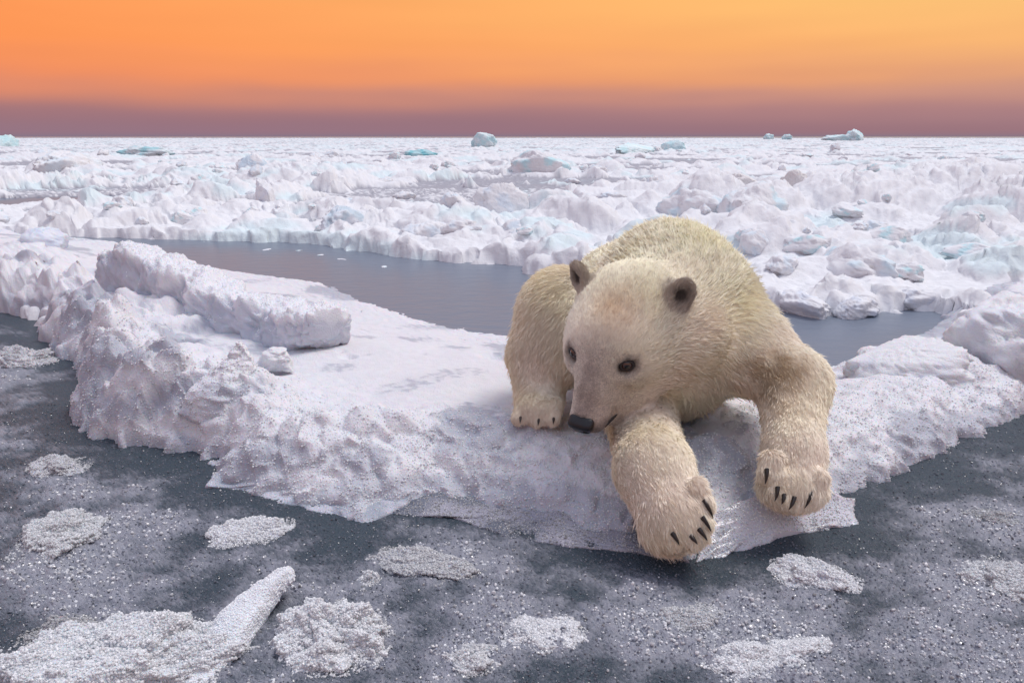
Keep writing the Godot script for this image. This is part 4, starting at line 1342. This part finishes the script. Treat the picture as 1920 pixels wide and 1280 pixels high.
func coat_at(p: Vector3, n: Vector3) -> Array:
	# (hair direction, hair length, colour) at a point of the skin
	var dir := Vector3.ZERO
	var hair := 0.0
	var col := Color(0, 0, 0)
	var sum := 0.0
	var of_head := 0.0
	var share := PackedFloat32Array()
	share.resize(p_kind.size())
	for i in p_kind.size():
		if p_kind[i] == 2:
			continue
		var w := exp(-maxf(0.0, shape_distance(i, p) + 0.004) / 0.022)
		if w < 0.002:
			continue
		share[i] = w
		sum += w
		if i >= head_first:
			of_head += w
	var arm := 0.0
	for i in head_first:
		if p_group[i] == 1:
			arm += share[i]
	# the middle arm lies against the chin but has a coat of its own
	var on_arm := arm > 0.5 * sum
	var head := of_head > sum * 0.5
	sum = 0.0
	for i in p_kind.size():
		if share[i] == 0.0 or on_arm != (p_group[i] == 1) and (on_arm or i < head_first and p_group[i] == 1):
			continue
		dir += p_dir[i] * share[i]
		hair += p_hair[i] * share[i]
		col += p_col[i] * share[i]
		sum += share[i]
	if sum > 0.0:
		hair /= sum
		col = col * (1.0 / sum)
	else:
		dir = Vector3(0, -1, -0.5)
		hair = 0.03
		col = CREAM
	dir = dir - n * dir.dot(n)
	dir = dir.normalized() if dir.length() > 0.02 else n.cross(Vector3.RIGHT).normalized()
	# markings
	var q := to_head(p)
	if head:
		var patchy := 0.5 + 0.5 * noise.get_noise_3d(q.x * 30.0, q.y * 30.0, q.z * 30.0)
		# greyish short-haired muzzle
		var muz := soft_step(-0.045, 0.17, q.z + 0.05 * (patchy - 0.5) - 0.25 * absf(q.x) + 0.03)
		col = col.lerp(Color(0.80, 0.70, 0.60), muz * (0.62 + 0.38 * patchy))
		# darker bridge of the nose
		var bridge := soft_step(0.045, 0.012, absf(q.x) + 0.012 * (patchy - 0.5)) * soft_step(0.0, 0.11, q.z) * (1.0 if q.y > -0.10 else 0.0)
		col = col.lerp(Color(0.54, 0.45, 0.39), bridge * (0.4 + 0.5 * patchy))
		# grey lips
		col = col.lerp(Color(0.36, 0.30, 0.27), 0.7 * soft_step(0.13, 0.19, q.z) * soft_step(-0.085, -0.115, q.y))
		hair = lerpf(hair, 0.009, soft_step(-0.06, 0.08, q.z + 0.03 * (patchy - 0.5)))
		# rusty forehead
		var fore := exp(-(pow(q.x - 0.01, 2.0) / 0.0042 + pow(q.z + 0.10, 2.0) / 0.0036)) * (1.0 if q.y > 0.0 else 0.0)
		col = col.lerp(Color(0.76, 0.56, 0.37), fore * (0.45 + 0.5 * patchy))
		# dark rims of the eyes
		for s: float in [-1.0, 1.0]:
			var e := Vector3(q.x - s * 0.089, q.y, q.z - 0.014)
			var r := sqrt(pow(e.x * 0.95, 2.0) + pow(e.y, 2.0) + pow(e.z * 0.8, 2.0))
			col = col.lerp(Color(0.17, 0.13, 0.115), 0.95 * soft_step(0.052, 0.024, r + 0.012 * patchy))
			var tear := Vector3(q.x - s * 0.058, q.y + 0.004, q.z - 0.03)
			col = col.lerp(Color(0.22, 0.17, 0.15), 0.8 * soft_step(0.040, 0.010, tear.length()))
			hair = minf(hair, lerpf(0.004, 0.03, soft_step(0.018, 0.06, r)))
			if r < 0.0205:
				hair = 0.0
		# the tip under the nose pad and lips
		if Vector3(q.x, q.y + 0.095, q.z - 0.218).length() < 0.034:
			hair = 0.0
			col = Color(0.03, 0.025, 0.025)
		for s: float in [-1.0, 1.0]:
			var ed := p - ear_centre(s)
			var er := ed.length()
			if er < 0.085:
				var k := soft_step(0.078, 0.050, er)
				var inner := soft_step(0.042, 0.012, er) * soft_step(0.0, 0.6, n.dot((HEAD_F * 0.75 + HEAD_R * s * 0.45 + HEAD_U * 0.25).normalized()))
				col = col.lerp(Color(0.46, 0.385, 0.32), k * 0.8).lerp(Color(0.045, 0.035, 0.03), inner * 0.9)
				hair = lerpf(hair, 0.026, k * (1.0 - inner))
	# darker brown fur in the crook of the arm
	var crook := (p - Vector3(0.828, 0.451, -2.27)).length()
	col = col.lerp(Color(0.55, 0.41, 0.24), 0.75 * soft_step(0.15, 0.02, crook + 0.05 * noise.get_noise_3dv(p * 14.0)))
	# yellowish and rosy patches
	var tone := noise.get_noise_3dv(p * 4.0)
	col = col.lerp(Color(col.r, col.g * 0.985, col.b * 0.88), clampf(tone, 0.0, 1.0) * 0.6).lerp(Color(col.r * 0.97, col.g * 0.93, col.b * 0.97), clampf(-tone, 0.0, 1.0) * 0.6)
	return [dir, hair, col]

func tuft_mesh() -> ArrayMesh:
	# a few tapering, bending hairs; y runs along the hair, z away from the skin, x across
	var v := PackedVector3Array()
	var ix := PackedInt32Array()
	for b in 4:
		var x0: float = [-1.3, -0.3, 0.6, 1.5][b]
		var lean: float = [0.25, -0.5, 0.6, -0.2][b]
		var reach: float = [0.85, 1.0, 0.75, 0.92][b]
		var lift: float = [0.10, 0.22, 0.0, 0.16][b]
		var turn: float = [0.4, -0.3, 0.1, -0.6][b]
		var first := v.size()
		for k in 4:
			var t := k / 3.0
			var w: float = [0.55, 0.5, 0.34, 0.0][k]
			var c := Vector3(x0 + lean * t * t * 1.6, t * reach, lift * t + 0.75 * t - 0.62 * t * t)
			var side := Vector3(cos(turn), 0, sin(turn) * 0.25)
			if k < 3:
				v.append(c - side * w)
				v.append(c + side * w)
			else:
				v.append(c)
		ix.append_array(PackedInt32Array([first, first + 2, first + 1, first + 1, first + 2, first + 3, first + 2, first + 4, first + 3, first + 3, first + 4, first + 5, first + 4, first + 6, first + 5]))
	return to_mesh(v, ix, PackedColorArray())

func horn(base: Vector3, tip: Vector3, out: Vector3, r: float) -> ArrayMesh:
	# a curved, tapering claw
	var v := PackedVector3Array()
	var ix := PackedInt32Array()
	var mid := base.lerp(tip, 0.5) + out * base.distance_to(tip) * 0.28
	var rings := 8
	var seg := 9
	for j in rings + 1:
		var t := float(j) / rings
		var c := base.lerp(mid, t).lerp(mid.lerp(tip, t), t)
		var dir := (mid - base).lerp(tip - mid, t).normalized()
		var side := dir.cross(out).normalized()
		var upv := side.cross(dir).normalized()
		var rr := r * pow(1.0 - t, 0.75) + 0.0004
		for i in seg:
			var a := TAU * i / seg
			v.append(c + side * cos(a) * rr * 0.75 + upv * sin(a) * rr)
	for j in rings:
		for i in seg:
			var a := j * seg + i
			var b := j * seg + (i + 1) % seg
			ix.append_array(PackedInt32Array([a, a + seg, b, b, a + seg, b + seg]))
	return to_mesh(v, outward(v, ix), PackedColorArray())

func ball_mesh(r: Vector3, across: int) -> ArrayMesh:
	return boulder(r, 1, Color.WHITE, Color.WHITE, 0.0, 0, 0.0, 0.0, across)

func make_bear():
	shape_the_bear()
	var root := Node3D.new()
	root.name = "polar_bear"
	add_child(root)
	var base := Vector3(0.6, 0.1, -2.7)
	root.position = base
	tag(root, "cream polar bear lying on the floe rim with both forepaws over the edge", "polar bear")
	var net := surface_net(Vector3(-0.12, -0.02, -3.85), Vector3(1.16, 0.96, -1.74), 0.0085)
	var v: PackedVector3Array = net[0]
	var ix: PackedInt32Array = net[1]
	stage("bear skin %d" % v.size())
	var n := normals_of(v, ix)
	var dirs := PackedVector3Array()
	var hair := PackedFloat32Array()
	var col := PackedColorArray()
	for i in v.size():
		var c := coat_at(v[i], n[i])
		dirs.append(c[0])
		hair.append(c[1])
		col.append(c[2])
	stage("coat")
	var skin_col := PackedColorArray()
	for i in v.size():
		skin_col.append(col[i])
	var body := put("body", to_mesh(v, ix, skin_col), mats["underfur"], root)
	body.position = -base
	if WITH_FUR:
		grow_fur(root, v, ix, n, dirs, hair, col, base)
	# face
	var face := Basis(HEAD_R, HEAD_U, HEAD_F)
	for s: float in [-1.0, 1.0]:
		var e := put("eye", ball_mesh(Vector3(0.0205, 0.0205, 0.0205), 28), mats["eye"], root)
		e.transform = Transform3D(face, hp(s * 0.089, 0.003, 0.013) - base)
		var look := Vector3(s * 0.45, 0.28, 0.85).normalized()
		var pu := put("pupil", ball_mesh(Vector3(0.0075, 0.0075, 0.002), 18), mats["pupil"], e)
		pu.transform = Transform3D(Basis.looking_at(-look, Vector3.UP), look * 0.0198)
		var lid := TorusMesh.new()
		lid.inner_radius = 0.0140
		lid.outer_radius = 0.0235
		lid.rings = 28
		lid.ring_segments = 10
		var l := put("eyelid", lid, mats["lid"], e)
		var lb := Basis.looking_at(-look, Vector3.UP) * Basis(Vector3.RIGHT, PI / 2)
		l.transform = Transform3D(lb * Basis.from_scale(Vector3(1.12, 1.0, 0.82)), look * 0.0110)
	var nose := put("nose", nose_mesh(), mats["nose"], root)
	nose.transform = Transform3D(face * Basis(Vector3.RIGHT, 0.25), hp(0, -0.094, 0.21) - base)
	var lip := put("mouth", tube([hp(0.0, -0.140, 0.208), hp(0.02, -0.146, 0.194), hp(0.049, -0.147, 0.165), hp(0.066, -0.144, 0.12), hp(0.080, -0.136, 0.06)], 0.0056), mats["lid"], root)
	lip.position = -base
	var lip2 := put("mouth", tube([hp(0.0, -0.140, 0.208), hp(-0.02, -0.146, 0.194), hp(-0.049, -0.147, 0.165), hp(-0.066, -0.144, 0.12), hp(-0.080, -0.136, 0.06)], 0.0056), mats["lid"], root)
	lip2.position = -base
	# claws
	for c in CLAWS:
		var o := put("claw", horn(c[0], c[1], c[2], c[3]), mats["claw"], root)
		o.position = -base

func tube(pts: Array, r: float) -> ArrayMesh:
	var v := PackedVector3Array()
	var ix := PackedInt32Array()
	var seg := 8
	var n := pts.size()
	for j in n:
		var a: Vector3 = pts[maxi(0, j - 1)]
		var b: Vector3 = pts[mini(n - 1, j + 1)]
		var dir := (b - a).normalized()
		var side := dir.cross(HEAD_U).normalized()
		var upv := side.cross(dir)
		var rr := r * (0.3 if j == n - 1 else 1.0)
		for i in seg:
			var t := TAU * i / seg
			v.append(pts[j] + side * cos(t) * rr + upv * sin(t) * rr)
	for j in n - 1:
		for i in seg:
			var a := j * seg + i
			var b := j * seg + (i + 1) % seg
			ix.append_array(PackedInt32Array([a, a + seg, b, b, a + seg, b + seg]))
	return to_mesh(v, outward(v, ix), PackedColorArray())

func nose_mesh() -> ArrayMesh:
	# wide leathery pad: flat front, two comma-shaped nostrils, narrower below
	var v := PackedVector3Array()
	var ix := PackedInt32Array()
	var rows := 30
	var across := 44
	for j in rows + 1:
		var th := PI * j / rows
		for i in across:
			var ph := TAU * i / across
			var n := Vector3(sin(th) * cos(ph), cos(th), sin(th) * sin(ph))
			var k := pow(pow(absf(n.x), 3.2) + pow(absf(n.y), 3.2) + pow(absf(n.z), 3.2), -1.0 / 3.2)
			var p := n * k
			p.x *= lerpf(0.72, 1.0, clampf(p.y * 0.5 + 0.65, 0.0, 1.0))
			p *= Vector3(0.046, 0.027, 0.026)
			# nostrils
			for s: float in [-1.0, 1.0]:
				var d := Vector2((p.x - s * 0.022) / 0.011, (p.y + 0.004) / 0.012).length()
				if p.z > 0.0 and d < 1.0:
					p.z -= 0.014 * (1.0 - d * d)
			v.append(p)
	for j in rows:
		for i in across:
			var a := j * across + i
			var b := j * across + (i + 1) % across
			ix.append_array(PackedInt32Array([a, b, a + across, b, b + across, a + across]))
	return to_mesh(v, outward(v, ix), PackedColorArray())

func grow_fur(root: Node3D, v: PackedVector3Array, ix: PackedInt32Array, n: PackedVector3Array, dirs: PackedVector3Array, hair: PackedFloat32Array, col: PackedColorArray, base: Vector3):
	var mm := MultiMesh.new()
	mm.transform_format = MultiMesh.TRANSFORM_3D
	mm.use_colors = true
	mm.mesh = tuft_mesh()
	var count := FUR_COUNT
	# more and finer hairs where the coat is short; none underneath
	var weight := PackedFloat32Array()
	var sum := 0.0
	for t in range(0, ix.size(), 3):
		var a := ix[t]
		var f := (v[ix[t + 1]] - v[a]).cross(v[ix[t + 2]] - v[a]).length()
		var h := hair[a]
		if h < 0.002:
			f = 0.0
		else:
			f *= pow(0.03 / h, 1.25)
		if v[a].z < -3.1:
			f *= 0.35
		if n[a].y < -0.6 and v[a].z < -2.2:
			f *= 0.2
		sum += f
		weight.append(sum)
	var where: Array[Transform3D] = []
	var tint := PackedColorArray()
	for k in count:
		var t := mini(weight.bsearch(rng.randf() * sum) * 3, ix.size() - 3)
		var x := rng.randf()
		var y := rng.randf()
		if x + y > 1.0:
			x = 1.0 - x
			y = 1.0 - y
		var z := 1.0 - x - y
		var a := ix[t]
		var b := ix[t + 1]
		var c := ix[t + 2]
		var p := v[a] * z + v[b] * x + v[c] * y
		var nn := (n[a] * z + n[b] * x + n[c] * y).normalized()
		var h := hair[a] * z + hair[b] * x + hair[c] * y
		if h < 0.002:
			continue
		var d := (dirs[a] * z + dirs[b] * x + dirs[c] * y).normalized()
		# hairs gather into locks that part from each other
		var side := nn.cross(d).normalized()
		var lock := noise.get_noise_3dv(p * 26.0) * 0.42 + noise.get_noise_3dv(p * 70.0) * 0.28
		var long := clampf(h / 0.03, 0.0, 1.4)
		d = (d + side * (lock + rng.randf_range(-0.12, 0.12))).normalized()
		var rise := 0.04 + 0.07 * rng.randf() + 0.07 * noise.get_noise_3dv(p * 40.0 + Vector3(5, 5, 5)) * minf(long, 1.0)
		if rng.randf() < 0.07:
			rise += 0.45 * rng.randf()
		rise += 0.3 * soft_step(0.022, 0.006, h)
		d = (d + nn * maxf(rise, 0.04)).normalized()
		side = d.cross(nn).normalized()
		var up := side.cross(d).normalized()
		side = side.rotated(d, rng.randf_range(-0.5, 0.5))
		var l := h * rng.randf_range(0.7, 1.3)
		var w := 0.0006 + 0.0155 * h + 0.0007 * soft_step(0.016, 0.008, h)
		where.append(Transform3D(Basis(side * w, d * l, up * l * 0.3), p - nn * minf(0.003, h * 0.06)))
		var shade := rng.randf_range(0.95, 1.05) + 0.03 * noise.get_noise_3dv(p * 60.0)
		shade *= lerpf(1.0, rng.randf_range(0.62, 1.2), soft_step(0.018, 0.009, h))
		var q := col[a] * z + col[b] * x + col[c] * y
		tint.append(Color(minf(1.0, q.r * shade), minf(1.0, q.g * shade), minf(1.0, q.b * shade)))
	mm.instance_count = where.size()
	for k in where.size():
		mm.set_instance_transform(k, where[k])
		mm.set_instance_color(k, tint[k])
	var o := MultiMeshInstance3D.new()
	o.name = "fur"
	o.multimesh = mm
	o.material_override = mats["fur"]
	o.position = -base
	o.set_meta("kind", "stuff")
	root.add_child(o, true)
	stage("fur %d" % where.size())

const FUR_COUNT := 370000
const CLAWS := [
	[Vector3(0.756, 0.248, -1.988), Vector3(0.748, 0.207, -1.97), Vector3(0.05, 0.3, 0.95), 0.0092],
	[Vector3(0.784, 0.202, -1.963), Vector3(0.773, 0.166, -1.945), Vector3(0.05, 0.3, 0.95), 0.0092],
	[Vector3(0.801, 0.182, -1.953), Vector3(0.79, 0.161, -1.935), Vector3(0.05, 0.3, 0.95), 0.0092],
	[Vector3(0.832, 0.174, -1.953), Vector3(0.812, 0.143, -1.935), Vector3(0.05, 0.3, 0.95), 0.0092],
	[Vector3(0.884, 0.191, -1.963), Vector3(0.863, 0.143, -1.945), Vector3(0.05, 0.3, 0.95), 0.0092],
	[Vector3(0.536, 0.218, -1.853), Vector3(0.562, 0.172, -1.835), Vector3(0.3, 0.2, 0.93), 0.0092],
	[Vector3(0.528, 0.182, -1.823), Vector3(0.551, 0.147, -1.805), Vector3(0.3, 0.2, 0.93), 0.0092],
	[Vector3(0.517, 0.154, -1.808), Vector3(0.538, 0.128, -1.79), Vector3(0.3, 0.2, 0.93), 0.0092],
	[Vector3(0.495, 0.135, -1.803), Vector3(0.51, 0.121, -1.785), Vector3(0.3, 0.2, 0.93), 0.0092],
	[Vector3(0.443, 0.144, -1.803), Vector3(0.46, 0.118, -1.785), Vector3(0.3, 0.2, 0.93), 0.0092],
	[Vector3(0.031, 0.216, -2.482), Vector3(0.029, 0.205, -2.455), Vector3(0.0, 0.5, 0.86), 0.0065],
	[Vector3(0.096, 0.216, -2.462), Vector3(0.093, 0.204, -2.435), Vector3(0.0, 0.5, 0.86), 0.0065],
	[Vector3(0.149, 0.224, -2.452), Vector3(0.146, 0.213, -2.425), Vector3(0.0, 0.5, 0.86), 0.0065],
]
